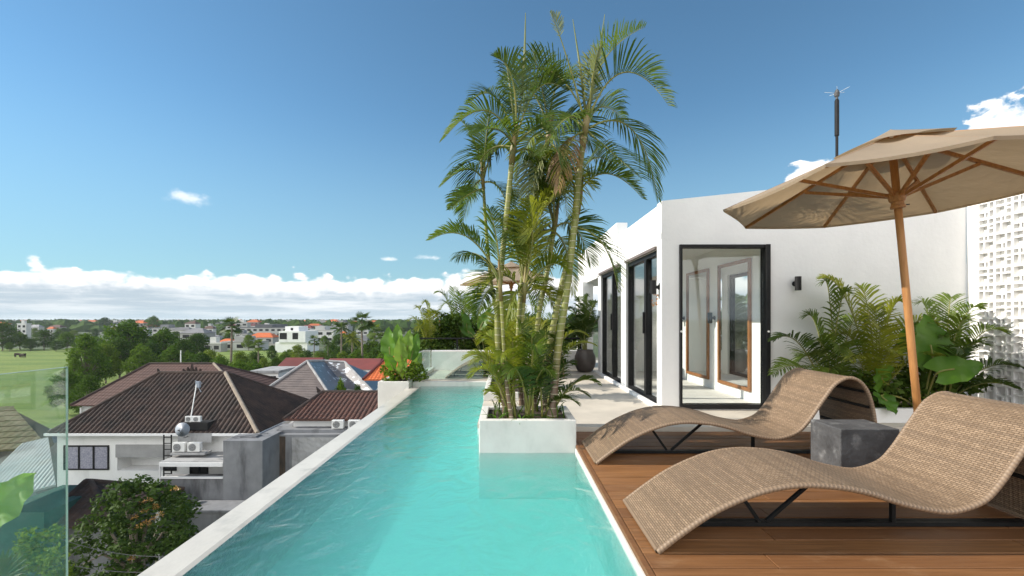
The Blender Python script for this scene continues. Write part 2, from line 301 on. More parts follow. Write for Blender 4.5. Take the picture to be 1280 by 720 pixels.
def stemmat():
    m = bpy.data.materials.new('ringed_palm_stem'); m.use_nodes = True; nt = m.node_tree; b = nt.nodes['Principled BSDF']
    tc = nd(nt, 'ShaderNodeTexCoord'); sp = nd(nt, 'ShaderNodeSeparateXYZ', {0: tc.outputs['Object']}); oi = nd(nt, 'ShaderNodeObjectInfo')
    n = nd(nt, 'ShaderNodeTexNoise', {'Vector': tc.outputs['Object'], 'Scale': 5., 'Detail': 4.})
    zz = math_(nt, 'ADD', sp.outputs[2], math_(nt, 'ADD', math_(nt, 'MULTIPLY', n.outputs[0], .03), oi.outputs['Random']))
    ring = sstep(nt, math_(nt, 'FRACT', math_(nt, 'DIVIDE', zz, .068)), .84, .93)
    hg = math_(nt, 'ADD', sp.outputs[2], math_(nt, 'MULTIPLY', math_(nt, 'SUBTRACT', n.outputs[0], .5), .9))
    body = mixc(nt, sstep(nt, hg, .25, .95), (.15,.10,.065), (.20,.215,.05))
    body = mixc(nt, math_(nt, 'MULTIPLY', sstep(nt, n.outputs[0], .5, .72), .7), body, (.33,.27,.06))
    nt.links.new(mixc(nt, math_(nt, 'MULTIPLY', ring, .8), body, (.50,.46,.33)), b.inputs['Base Color']); b.inputs['Roughness'].default_value = .5
    bp = nd(nt, 'ShaderNodeBump', {'Height': ring, 'Strength': .5, 'Distance': .006}); nt.links.new(bp.outputs[0], b.inputs['Normal']); return m
M['stem'] = stemmat()
M['rachis'] = mat('palm_rachis', (.17,.19,.045), (.24,.22,.06), 6, .5)
M['sheath'] = mat('palm_crownshaft', (.15,.17,.05), (.22,.15,.06), 5, .5, stain=(.20,.09,.04), sscale=5)
M['bark'] = mat('bark', (.13,.105,.08), (.21,.18,.14), 3, .9, .5, 20, stretch=(1,1,.3))
M['housewhite'] = mat('house_white_paint', (.80,.80,.79), (.74,.74,.73), .7, .8, .1, 8, stain=(.48,.48,.47), sscale=.35, stretch2=(1.6,1.6,.35), slo=.56, shi=.85)
M['concrete'] = mat('weathered_concrete', (.235,.24,.25), (.17,.175,.185), .8, .9, .3, 8, stain=(.075,.075,.08), sscale=.55, stretch2=(1.8,1.8,.5), slo=.46, shi=.72)
M['concretelight'] = mat('grey_concrete', (.36,.36,.36), (.28,.28,.28), 1, .9, .2, 8, stain=(.12,.115,.11), sscale=.7, stretch2=(2,2,.6), slo=.5, shi=.75)
M['tiledark'] = mat('dark_clay_tiles', (.038,.026,.022), (.060,.038,.030), 1.8, .9, .3, 14, stain=(.022,.018,.016), sscale=.9, slo=.42, shi=.7)
M['tilebrown'] = mat('brown_clay_tiles', (.105,.058,.047), (.08,.045,.038), 1.2, .85, .2, 14)
M['tilegrey'] = mat('grey_brown_tiles', (.165,.135,.125), (.12,.10,.095), 1.2, .7, .2, 14)
M['tilelow'] = mat('mottled_clay_tiles', (.11,.048,.034), (.06,.032,.025), 3.5, .85, .2, 14, stain=(.32,.15,.10), sscale=2.2, slo=.68, shi=.74)
M['tileorange'] = mat('orange_clay_tiles', (.50,.125,.035), (.42,.10,.03), 1.0, .8, .2, 14, vary=.2)
M['tilered'] = mat('maroon_roofing', (.16,.036,.03), (.12,.03,.026), .6, .75, vary=.2)
M['tileblue'] = mat('patched_grey_tiles', (.17,.16,.165), (.13,.125,.13), 2, .5, stain=(.58,.62,.66), sscale=.8, slo=.54, shi=.57, stretch2=(1,1,2.2)); M['tilenavy'] = mat('blue_grey_tiles', (.07,.10,.14), (.05,.075,.11), 2, .4, stain=(.36,.44,.52), sscale=.8, slo=.6, shi=.64, stretch2=(1,1,2.2))
M['ridgepale'] = mat('pale_ridge_mortar', (.29,.24,.19), (.20,.165,.13), 3, .9, .3, 14)
M['acwhite'] = mat('ac_casing', (.70,.70,.68), (.64,.64,.62), 2, .5, stain=(.45,.44,.42), sscale=3)
M['fan'] = mat('ac_fan_grille', (.10,.10,.105), (.15,.15,.15), 4, .6)
M['dish'] = mat('dish_grey', (.30,.34,.40), (.24,.28,.33), 2, .5, stain=(.16,.15,.14), sscale=4)
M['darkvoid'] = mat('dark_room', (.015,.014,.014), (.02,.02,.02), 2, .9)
M['curtain'] = mat('patterned_curtain', (.36,.36,.42), (.22,.22,.28), 14, .9)
M['corrugated'] = mat('corrugated_sheet', (.28,.29,.30), (.22,.23,.24), 1.5, .6, stain=(.26,.25,.24), sscale=1.2)
M['thatch'] = mat('old_mossy_roof', (.09,.085,.04), (.14,.11,.07), 2.5, .95, .6, 20)
M['darkgreen'] = mat('dark_green_wall', (.025,.07,.06), (.035,.09,.075), 2, .8, .2, 20)
M['metalroof'] = mat('green_metal_roof', (.07,.24,.16), (.06,.20,.14), .5, .5)
M['town'] = mat('town_paint', (.50,.50,.48), (.42,.41,.39), .15, .85, vary=.35)
M['towngrey'] = mat('town_grey_roof', (.20,.20,.21), (.15,.15,.16), .2, .8, vary=.4)
M['tank'] = mat('water_tank', (.45,.44,.42), (.36,.34,.32), 2, .4)
M['orangelamp'] = mat('dried_orange_bloom', (.55,.24,.06), (.42,.17,.05), 9, .7)

# ================================================================== SETTING
GZ = -12.0                                          # street level; we stand on the roof of a four-storey building
WZ = -0.07                                          # water level, deck boards at 0
FZ = 0.035                                          # stone terrace
PX0, PXW, PXR = -1.77, -1.54, 0.645                 # pool: outer face, inner face of the infinity edge; deck edge
YN, YF = -1.6, 8.75                                 # pool near and far ends
def groundmat():
    m = bpy.data.materials.new('town_ground'); m.use_nodes = True; nt = m.node_tree; b = nt.nodes['Principled BSDF']
    tc = nd(nt, 'ShaderNodeTexCoord')
    n = nd(nt, 'ShaderNodeTexNoise', {'Vector': tc.outputs['Object'], 'Scale': .035, 'Detail': 8., 'Roughness': .65}); n2 = nd(nt, 'ShaderNodeTexNoise', {'Vector': tc.outputs['Object'], 'Scale': .5, 'Detail': 6.})
    c = mixc(nt, n2.outputs[0], (.025,.05,.012), (.06,.085,.022)); c = mixc(nt, sstep(nt, n.outputs[0], .52, .62), c, (.17,.155,.13))
    nt.links.new(c, b.inputs['Base Color']); b.inputs['Roughness'].default_value = .95; return m
def fieldmat():
    m = bpy.data.materials.new('field_grass'); m.use_nodes = True; nt = m.node_tree; b = nt.nodes['Principled BSDF']
    tc = nd(nt, 'ShaderNodeTexCoord')
    n = nd(nt, 'ShaderNodeTexNoise', {'Vector': nd(nt, 'ShaderNodeMapping', {'Vector': tc.outputs['Object'], 'Scale': (.25,1,1), 'Rotation': (0,0,.1)}).outputs[0], 'Scale': .12, 'Detail': 9., 'Roughness': .7}); n2 = nd(nt, 'ShaderNodeTexNoise', {'Vector': tc.outputs['Object'], 'Scale': 1.4, 'Detail': 8., 'Roughness': .7})
    c = mixc(nt, sstep(nt, n.outputs[0], .38, .62), (.11,.19,.022), (.20,.26,.042)); c = mixc(nt, sstep(nt, n2.outputs[0], .45, .75), c, (.10,.14,.03))
    nt.links.new(c, b.inputs['Base Color']); b.inputs['Roughness'].default_value = .95
    bp = nd(nt, 'ShaderNodeBump', {'Height': n2.outputs[0], 'Strength': 1., 'Distance': .6}); nt.links.new(bp.outputs[0], b.inputs['Normal']); return m
g = MB(); n = 64
g.v = [V((0, 0, GZ))]+[V((9000*cos(2*pi*i/n), 9000*sin(2*pi*i/n), GZ)) for i in range(n)]; g.f = [(0, i+1, (i+1) % n+1) for i in range(n)]
struct(g.build('ground', groundmat()))
g = MB(); g.poly([(-110, 48, GZ+.03), (-42, 50, GZ+.03), (-52, 128, GZ+.03), (-78, 200, GZ+.03), (-150, 212, GZ+.03), (-330, 215, GZ+.03), (-330, 60, GZ+.03)]); struct(g.build('field', fieldmat()))
g = MB(); g.poly([(-66, 118, GZ+.034), (-48, 118, GZ+.034), (-50, 150, GZ+.034), (-78, 150, GZ+.034)]); struct(g.build('meadow', bpy.data.materials['field_grass']))
g = MB(); g.poly([(-52, 150, GZ+.034), (-34, 150, GZ+.034), (-38, 186, GZ+.034), (-62, 186, GZ+.034)]); struct(g.build('meadow', bpy.data.materials['field_grass']))

# the building we stand on: one block of masonry under pool, deck and terrace
b = MB(); b.box((PX0+.06, -6, GZ), (12, 8.9, -.95)); b.box((-2.2, 8.903, GZ), (12, 13, -.3))
tag(b.build('roof_building', M['plaster'], at=(0, 0, GZ)), 'white building carrying the rooftop pool and terrace', 'building', kind='thing')
# pool shell
DEP = .42
b = MB(); b.box((PXW, YN, -.95), (2.2, YF+.1, WZ-DEP))
struct(b.build('pool_floor', M['pooltile']))
b = MB()
b.box((PXR, YN, WZ-DEP+.001), (PXR+.25, 4.38, -.012))                                          # under the deck edge
b.box((-.30, 5.103, WZ-DEP+.001), (0, YF-.002, -.012))
b.box((PXW+.002, YN-.2, WZ-DEP+.001), (PXR+.2, YN-.002, -.01)); struct(b.build('pool_wall', M['pooltile']))
b = MB(); o = b.add([(PX0+.012,YN-.2,-.90),(PXW,YN-.2,-.90),(PXW,YN-.2,WZ-.003),(PXW-.03,YN-.2,WZ+.004),(PX0+.012,YN-.2,WZ-.004),(PX0,YN-.2,WZ-.016),(PX0,YN-.2,-.90)]+
                    [(PX0+.012,8.6,-.90),(PXW,8.6,-.90),(PXW,8.6,WZ-.003),(PXW-.03,8.6,WZ+.004),(PX0+.012,8.6,WZ-.004),(PX0,8.6,WZ-.016),(PX0,8.6,-.90)], [(0,1,2,3,4,5,6),(13,12,11,10,9,8,7)]+[(i,i+7,(i+1)%7+7,(i+1)%7) for i in range(7)])
struct(b.build('infinity_edge', M['wetcement']))
b = MB(); b.box((-1.70, YF, WZ-DEP+.001), (-.004, YF+.12, .012)); struct(b.build('pool_coping', M['microcement'], bevel=.008))
w = MB(); w.box((PXW+.002, YN, WZ-DEP-.01), (PXR-.002, YF+.05, WZ)); wo = struct(w.build('pool_water', M['water']))
# white edge strip and wooden nosing along the deck
b = MB(); b.box((PXR-.012, YN, WZ-.02), (PXR+.022, 4.376, -.028)); struct(b.build('pool_edge_strip', M['microcement']))
b = MB()
for i in range(46):
    y0 = -1.6+i*.1415
    if y0+.13 > 4.94: break
    x = PXR+.03
    cuts = sorted([x]+[x+((i*1.37) % 2.6)+k*2.6 for k in range(4)]+[8.0]); cuts = [c for c in cuts if c <= 8.0 and c >= x]
    for a, c in zip(cuts, cuts[1:]):
        if c-a < .05: continue
        b.box((a+.0015, y0, -.026), (c-.0015, y0+.1365, rnd(-.0012, .0012)))
b.box((PXR-.004, -1.6, -.026), (PXR+.027, 4.94, .002))
struct(b.build('deck', M['deck'], bevel=.0025, seg=1))
b = MB(); b.box((PXR+.3, -1.6, -.94), (8.0, 4.94, -.05)); struct(b.build('deck_base', M['basalt']))
# stone terrace: the walk past the glass doors and the far end
b = MB(); b.box((-.30, 5.103, -.011), (.65, 13, FZ)); b.box((.651, 4.965, -.94), (8.0, 13, FZ)); b.box((-1.9, 8.873, -.28), (-.301, 13, FZ-.003)); struct(b.build('terrace_floor', M['stonefloor']))

# planters
def planter(name, label, a, c, t=.07, soil=True, mt='microcement'):
    root = empty(name, ((a[0]+c[0])/2, (a[1]+c[1])/2, a[2])); tag(root, label, 'planter')
    (x0, y0, z0), (x1, y1, z1) = a, c
    m = MB()
    vs = [(x0,y0),(x1,y0),(x1,y1),(x0,y1)]; iv = [(x0+t,y0+t),(x1-t,y0+t),(x1-t,y1-t),(x0+t,y1-t)]
    m.add([(*p, z0) for p in vs]+[(*p, z1) for p in vs]+[(*p, z1) for p in iv]+[(*p, z1-.12) for p in iv],
          [(i, (i+1) % 4, (i+1) % 4+4, i+4) for i in range(4)]+[(i+4, (i+1) % 4+4, (i+1) % 4+8, i+8) for i in range(4)]+[(i+8, (i+1) % 4+8, (i+1) % 4+12, i+12) for i in range(4)]+[(3,2,1,0)])
    m.build('planter_box', M[mt], root, bevel=.008)
    s = MB(); N = 14
    gx = [x0+t+.001+(x1-x0-2*t-.002)*i/N for i in range(N+1)]; gy = [y0+t+.001+(y1-y0-2*t-.002)*i/N for i in range(N+1)]
    s.add([(x, y, z1-.03+.025*mnoise.noise(V((x*6, y*6, 1)))) for y in gy for x in gx], [(j*(N+1)+i, j*(N+1)+i+1, (j+1)*(N+1)+i+1, (j+1)*(N+1)+i) for j in range(N) for i in range(N)])
    s.build('soil', M['soil'], root, smooth=True)
    return root
planter('palm_planter', 'pale cement planter box at the pool corner with tall palms', (-.243, 4.38, WZ-DEP+.002), (.646, 5.10, .23))
planter('rear_planter', 'low cement planter block behind the palm planter on the pool side', (-.303, 6.55, FZ+.001), (.28, 8.60, .15))
planter('wall_planter', 'long white planter of ferny palms under the shaded white wall', (3.28, 5.14, FZ+.001), (5.655, 5.895, .19), mt='plaster')
planter('pool_end_planter', 'cement planter block at the far left pool corner with broad leaves', (-2.25, 8.45, -.9), (-1.705, 9.35, .05))

# pavilion
PV = empty('white_pavilion', (1.95, 5.9, FZ)); tag(PV, 'white rendered pavilion with black framed glass walls beside the terrace', 'building')
FX, FY, RX = 1.92, 5.90, 5.66
m = MB()
# front wall (facing the camera) around the big window: x 2.134..3.235, z ..2.065; parapet rises to the right
def ztop(x): return 2.605+(x-FX)*.104
def fprism(x0, x1, z0, z1a, z1b): m.prism([(x0, FY, z0), (x1, FY, z0), (x1, FY, z1b), (x0, FY, z1a)], (0, .18, 0))
fprism(FX, 2.134, FZ, ztop(FX), ztop(2.134)); fprism(2.134, 3.235, 2.068, ztop(2.134), ztop(3.235)); fprism(3.235, RX, FZ, ztop(3.235), ztop(RX)); fprism(2.134, 3.235, FZ, FZ+.012, FZ+.012)
m.build('wall', M['plaster'], PV)
m = MB()
m.box((FX, 6.082, FZ), (FX+.16, 6.09, 2.595))
m.box((FX, 6.09, 2.04), (FX+.16, 8.2, 2.58)); m.box((FX, 7.66, FZ), (FX+.16, 7.98, 2.038)); m.box((FX, 6.09, FZ), (FX+.16, 7.655, FZ+.012)); m.box((FX, 7.983, FZ), (FX+.16, 9.69, FZ+.012))
m.box((FX-.02, 8.203, 2.04), (FX+.16, 12.6, 2.80)); m.box((FX-.0, 9.70, FZ), (FX+.16, 9.95, 2.037)); m.box((FX-.1, 11.3, FZ), (FX+.14, 12.3, 2.036))
m.box((FX-.015, 9.96, 2.01), (FX+2.2, 12.5, 2.036))
m.build('wall', M['plaster'], PV)
m = MB(); m.box((FX-.07, 6.06, FZ+.001), (FX-.002, 10.0, FZ+.045)); m.build('threshold', M['plaster'], PV, bevel=.006)
m = MB(); m.box((FX+.163, 6.09, 2.24), (RX-.002, 12.4, 2.36)); m.build('roof', M['roomwhite'], PV)
m = MB(); m.box((FX+.17, 6.085, FZ), (3.30, 10.2, FZ+.006)); m.build('room_floor', M['microcement'], PV)
m = MB(); m.box((3.30, 6.085, FZ+.007), (3.45, 10.2, 2.238)); m.box((FX+.17, 10.203, FZ+.007), (3.45, 10.3, 2.238)); m.build('room_wall', M['roomwhite'], PV)
# big front window
fw = MB()
fw.box((2.136, FY-.03, FZ+.014), (2.166, FY+.09, 2.066)); fw.box((3.178, FY-.05, FZ+.014), (3.233, FY+.09, 2.066)); fw.box((2.1665, FY-.03, 2.026), (3.1775, FY+.09, 2.066)); fw.box((2.1665, FY-.03, FZ+.014), (3.1775, FY+.09, FZ+.07))
wf = fw.build('window', M['frame'], PV, bevel=.003)
p = MB(); p.box((2.167, FY+.03, FZ+.071), (3.177, FY+.038, 2.025)); p.build('pane', M['glass'], wf)
k = MB()
for x in (2.151, 3.205): k.lathe_axis([(.012, 0), (.012, .012)], (x, FY-.031 if x < 3 else FY-.051, 1.0), (0, -1, 0), 10)
k.build('screw_cap', M['acwhite'], wf)
# sliding doors in the side wall
def sliding(y0, y1, mull):
    f = MB(); x0, x1 = FX+.03, FX+.12; z0, z1 = FZ+.014, 2.037
    f.box((x0, y0, z0), (x1, y0+.05, z1)); f.box((x0, y1-.05, z0), (x1, y1, z1)); f.box((x0, y0+.051, z1-.06), (x1, y1-.051, z1)); f.box((x0, y0+.051, z0), (x1, y1-.051, z0+.05))
    f.box((x0, mull-.045, z0+.051), (x1, mull+.045, z1-.061))
    o = f.build('sliding_door', M['frame'], PV, bevel=.003)
    for a, c in ((y0+.052, mull-.046), (mull+.046, y1-.052)):
        q = MB(); q.box((FX+.07, a, z0+.052), (FX+.078, c, z1-.062)); q.build('pane', M['glass'], o)
    h = MB(); h.box((x0-.03, mull-.012, .95), (x0-.001, mull+.012, 1.25)); h.build('door_handle', M['frame'], o)
sliding(6.092, 7.653, 6.72); sliding(7.985, 9.688, 8.78)
m = MB(); m.box((FX-.03, 6.092, 2.0385), (FX-.001, 7.653, 2.075)); m.box((FX-.03-.02, 7.985, 2.0385), (FX-.021, 9.688, 2.075)); m.build('door_head', M['tilegrey'], PV)
# interior mirrors and switches on the room wall
for i, (y0, y1) in enumerate(((6.43, 7.40), (7.76, 8.68))):
    r = empty('framed_mirror', (3.29, (y0+y1)/2, .175)); tag(r, ('brown timber framed mirror inside the room nearest the front window', 'brown timber framed mirror inside the room, the farther and narrower looking one')[i], 'mirror')
    f = MB(); x0, x1, z0, z1, t = 3.262, 3.297, .175, 1.975, .048
    f.box((x0, y0, z0), (x1, y0+t, z1)); f.box((x0, y1-t, z0), (x1, y1, z1)); f.box((x0, y0+t+.001, z0), (x1, y1-t-.001, z0+t)); f.box((x0, y0+t+.001, z1-t), (x1, y1-t-.001, z1)); f.build('mirror_frame', M['mirrorwood'], r, bevel=.004)
    q = MB(); q.box((3.28, y0+t+.002, z0+t+.001), (3.29, y1-t-.002, z1-t-.001)); q.build('mirror_glass', M['mirror'], r)
def lamp(loc, ax, label, s=1.):
    r = empty('wall_lamp', loc); tag(r, label, 'wall lamp'); a = V(ax); l = V(loc)
    q = MB(); q.lathe_axis([(.032, 0.001), (.032, .012), (.02, .02), (.02, .045)], l, a, 14); q.build('lamp_mount', M['frame'], r)
    q = MB(); c = l+a*.075; q.lathe([(.030, -.085), (.036, -.083), (.036, .083), (.030, .085)], c, 18); q.build('lamp_tube', M['frame'], r, smooth=False)
lamp((3.55, FY, 1.585), (0, -1, 0), 'black tube wall lamp on the shaded white wall right of the big window')
lamp((FX, 6.0, 1.55), (-1, 0, 0), 'black tube wall lamp at the sunlit pavilion corner by the glass doors')
lamp((3.298, 7.57, 1.17), (-1, 0, 0), 'black wall lamp between the two mirrors inside the room')
lamp((3.298, 8.86, 1.17), (-1, 0, 0), 'black wall lamp left of the farther mirror inside the room')
# dried blooms tied under the corner lamp
q = MB()
for i in range(26):
    c = V((FX-.05, 6.0, 1.40))+V((rnd(-.03, .03), rnd(-.03, .03), rnd(-.08, .07))); d = V((rnd(-1, 1), rnd(-1, 1), rnd(-1, .3))).normalized()*.03; e = V((rnd(-1, 1), rnd(-1, 1), rnd(-1, 1))).normalized()*.012
    q.add([c-e, c+e, c+d], [(0, 1, 2)])
tag(q.build('dried_flower', M['orangelamp'], at=(FX-.05, 6.0, 1.40)), 'small orange dried flower bunch under the corner wall lamp', 'flower')
# antenna mast on the pavilion roof
am = empty('antenna_mast', (4.9, 7.1, 2.36)); tag(am, 'thin black antenna mast rising from the pavilion roof', 'antenna')
q = MB(); q.lathe([(.019, 0), (.019, 1.55)], (4.9, 7.1, 2.36), 12); q.build('mast', M['frame'], am)
q = MB(); q.lathe([(.028, 1.50), (.03, 1.51), (.03, 2.02), (.022, 2.04)], (4.9, 7.1, 2.36), 14); q.build('mast_sleeve', M['frame'], am)
q = MB(); q.lathe([(.018, 2.04), (.018, 2.08), (.032, 2.085), (.036, 2.13), (.024, 2.17), (.01, 2.19)], (4.9, 7.1, 2.36), 14); q.build('antenna_head', M['basalt'], am)
q = MB()
for a in range(5):
    c = V((4.9, 7.1, 4.49)); d = V((cos(a*1.27+.3), sin(a*1.27+.3), .25))*.2; q.tube([c, c+d*.5, c+d*.8], .0022, 5)
q.build('antenna_rod', M['acwhite'], am)

# breeze block wall
BW = empty('breeze_block_wall', (RX, 4.6, FZ)); tag(BW, 'white breeze block screen wall at the right of the terrace', 'wall')
m = MB(); m.box((RX+.063, 2.4, FZ), (RX+.3, 5.754, 3.12)); m.build('backing_wall', M['plaster'], BW)
m = MB(); m.box((RX-.0, 5.757, FZ), (RX+.3, 5.897, 3.1)); m.build('pier', M['plaster'], BW)
q = MB(); bs = .195
def yz(y, z, y0, y1, z0, z1): q.box((RX+.004, y-y1*bs, z+z0*bs), (RX+.06, y-y0*bs, z+z1*bs))
for i in range(17):
    for j in range(15):
        y = 5.756-i*bs; z = .19+j*bs; e = .07
        yz(y, z, 0, 1, 0, e); yz(y, z, 0, 1, 1-e, 1); yz(y, z, 0, e, e, 1-e); yz(y, z, 1-e, 1, e, 1-e)
        k = (i+j*2) % 3; t = .095
        if k == 0:
            yz(y, z, .34, .34+t, e, 1-e); yz(y, z, .34+t, 1-e, .58, .58+t); yz(y, z, e, .34, .60, .60+t); yz(y, z, .56, .56+t, .58+t, 1-e)
        elif k == 1:
            yz(y, z, .60, .60+t, e, 1-e); yz(y, z, e, .60, .36, .36+t); yz(y, z, .60+t, 1-e, .44, .44+t); yz(y, z, .40, .40+t, e, .36)
        else:
            yz(y, z, .58, .58+t, e, 1-e); yz(y, z, e, .58, .56, .56+t); yz(y, z, .58+t, 1-e, .34, .34+t); yz(y, z, .58+t, 1-e, .56, .56+t)
q.build('breeze_blocks', M['plaster'], BW)
# low wall, glass and black rail at the far end of the terrace
m = MB(); m.box((-1.62, 10.5, FZ), (1.80, 10.62, .467)); tag(m.build('parapet_wall', M['plaster'], at=(0, 10.5, FZ), bevel=.006), 'low white parapet wall closing the far end of the terrace', 'wall')
rl = empty('black_railing', (0, 10.9, FZ)); tag(rl, 'black metal railing in front of the hedge beyond the parapet', 'railing')
m = MB(); m.box((-2.1, 10.88, .70), (1.8, 10.92, .73)); m.build('top_rail', M['frame'], rl)
m = MB(); 
for x in (-2.05, -1.1, -.15, .8, 1.7): m.box((x-.015, 10.885, FZ), (x+.015, 10.915, .699))
m.build('rail_posts', M['frame'], rl)
gr = empty('glass_balustrade', (-1.7, 9.3, FZ)); tag(gr, 'small clear glass balustrade at the far end of the pool', 'balustrade')
m = MB(); m.box((-1.70, 8.93, FZ), (-1.56, 10.49, .10)); m.build('kerb', M['microcement'], gr, bevel=.006)
m = MB(); m.box((-1.645, 8.95, .101), (-1.633, 10.45, .535)); m.build('glass_panel', M['railglass'], gr); m = MB(); m.box((-1.63, 8.945, .04), (-.42, 8.955, .535)); m.build('glass_panel', M['railglass'], gr)
# glass panel at the near left, outside the infinity edge
gp = empty('frameless_balustrade', (-1.82, 1.0, -.6)); tag(gp, 'frameless green tinted glass panel in the near left corner', 'balustrade')
m = MB(); m.box((-1.828, -1.0, -.6), (-1.82, 1.9945, .95)); m.build('pane', M['railglass'], gp)
m = MB(); m.box((-1.8282, 1.995, -.6), (-1.8198, 1.997, .9505)); m.box((-1.8282, -1.0, .9505), (-1.8198, 1.997, .9525)); m.build('glass_edge', M['edgeglass'], gp)

# ================================================================== LOUNGERS, TABLE, UMBRELLAS
PROF = [(0,.006),(.12,.098),(.29,.209),(.5,.298),(.69,.333),(.88,.325),(1.04,.295),(1.21,.241),(1.38,.207),(1.48,.212),(1.60,.258),(1.68,.34),(1.76,.455),(1.84,.57),(1.90,.64),(1.99,.684),(2.08,.662),(2.15,.575),(2.19,.45),(2.21,.32),(2.222,.16),(2.228,.012)]
def catmull(p, k):
    out = []
    for i in range(len(p)-1):
        a, b, c, d = V(p[max(i-1, 0)]), V(p[i]), V(p[i+1]), V(p[min(i+2, len(p)-1)])
        for j in range(k):
            t = j/k; out.append(.5*((2*b)+(c-a)*t+(2*a-5*b+4*c-d)*t*t+(3*b-a-3*c+d)*t**3))
    out.append(V(p[-1])); return out
def make_lounger(wd=.68):
    root = empty('wave_lounger'); pr = catmull([(x, 0, z) for x, z in PROF], 6); T = .020
    L = [0]
    for a, c in zip(pr, pr[1:]): L.append(L[-1]+(c-a).length)
    nrm = []
    for i in range(len(pr)):
        d = (pr[min(i+1, len(pr)-1)]-pr[max(i-1, 0)]).normalized(); nrm.append(V((-d.z, 0, d.x)))
    m = MB(); nw = 9
    for side in (1, -1):
        o = len(m.v)
        for i, p in enumerate(pr):
            for j in range(nw):
                y = .012+(wd-.024)*j/(nw-1); m.v.append(p+nrm[i]*(T/2*side)+V((0, y, 0))); m.uv[len(m.v)-1] = (L[i], y)
        for i in range(len(pr)-1):
            for j in range(nw-1):
                a = o+i*nw+j; f = (a, a+1, a+nw+1, a+nw); m.f.append(f if side < 0 else f[::-1])
    m.build('woven_seat', M['wicker'], root, smooth=True); m = MB()
    for y in (.012, wd-.012):                         # wrapped edge rolls
        o = len(m.v); k = 10
        for i, p in enumerate(pr):
            for j in range(k):
                a = 2*pi*j/k; m.v.append(p+nrm[i]*(cos(a)*.0145)+V((0, y+sin(a)*.0145, 0))); m.uv[len(m.v)-1] = (L[i]*1.0, .013+.026*(j//5)*.0)
        for i in range(len(pr)-1):
            for j in range(k): a, c = o+i*k+j, o+i*k+(j+1) % k; m.f.append((a, c, c+k, a+k))
    for i in (0, len(pr)-1):
        p = pr[i]; o = len(m.v)
        for j in range(9):
            for q in range(8): a = 2*pi*q/8; m.v.append(p+V((cos(a)*.013, .012+(wd-.024)*j/8, sin(a)*.013+.006))); m.uv[len(m.v)-1] = (L[i]+q*.004, .012+(wd-.024)*j/8)
        for j in range(8):
            for q in range(8): a, c = o+j*8+q, o+j*8+(q+1) % 8; m.f.append((a, c, c+8, a+8))
    m.build('edge_binding', M['binding'], root, smooth=True)
    f = MB(); yc = wd*.47
    for y in (yc,):
        f.bar((.12, y, .016), (2.18, y, .016), .03, .022); f.bar((.69-.21, y, .285), (.66, y, .03), .018, .018); f.bar((.70, y, .03), (1.0, y, .29), .018, .018); f.bar((1.40, y, .026), (1.40, y, .195), .022, .022); f.bar((.12, y, .016), (.17, y, .12), .018, .018)
    f.bar((.12, y+.05, .012), (2.18, y+.05, .012), .02, .016); f.bar((1.40, .05, .20), (1.40, wd-.05, .20), .02, .016)
    f.build('underframe', M['blackmetal'], root)
    rb = MB()
    for x, z in ((2.175, .45), (2.20, .25), (2.13, .575)): rb.bar((x, .03, z), (x, wd-.03, z), .02, .02)
    rb.build('cross_bar', M['blackmetal'], root)
    return root
L1 = make_lounger(); L1.location = (.747, 2.345, 0); tag(L1, 'nearest wave shaped woven lounger along the front of the deck', 'sun lounger', 'woven wave loungers')
L2 = copy_tree(L1); L2.location = (.717, 3.79, 0); tag(L2, 'wave shaped woven lounger behind the dark stone block', 'sun lounger', 'woven wave loungers')
L3 = copy_tree(L1); L3.location = (-1.13, 9.03, FZ); tag(L3, 'woven lounger at the far end of the pool, the nearer of the far pair', 'sun lounger', 'woven wave loungers')
L4 = copy_tree(L1); L4.location = (-1.08, 9.78, FZ); tag(L4, 'woven lounger farthest away, against the parapet beyond the pool', 'sun lounger', 'woven wave loungers')
b = MB(); b.box((2.285, 3.275, 0.001), (2.69, 3.60, .40)); tag(b.build('stone_side_table', M['basalt'], at=(2.487, 3.437, .001), bevel=.007), 'square dark grey stone block side table between the two loungers', 'side table')

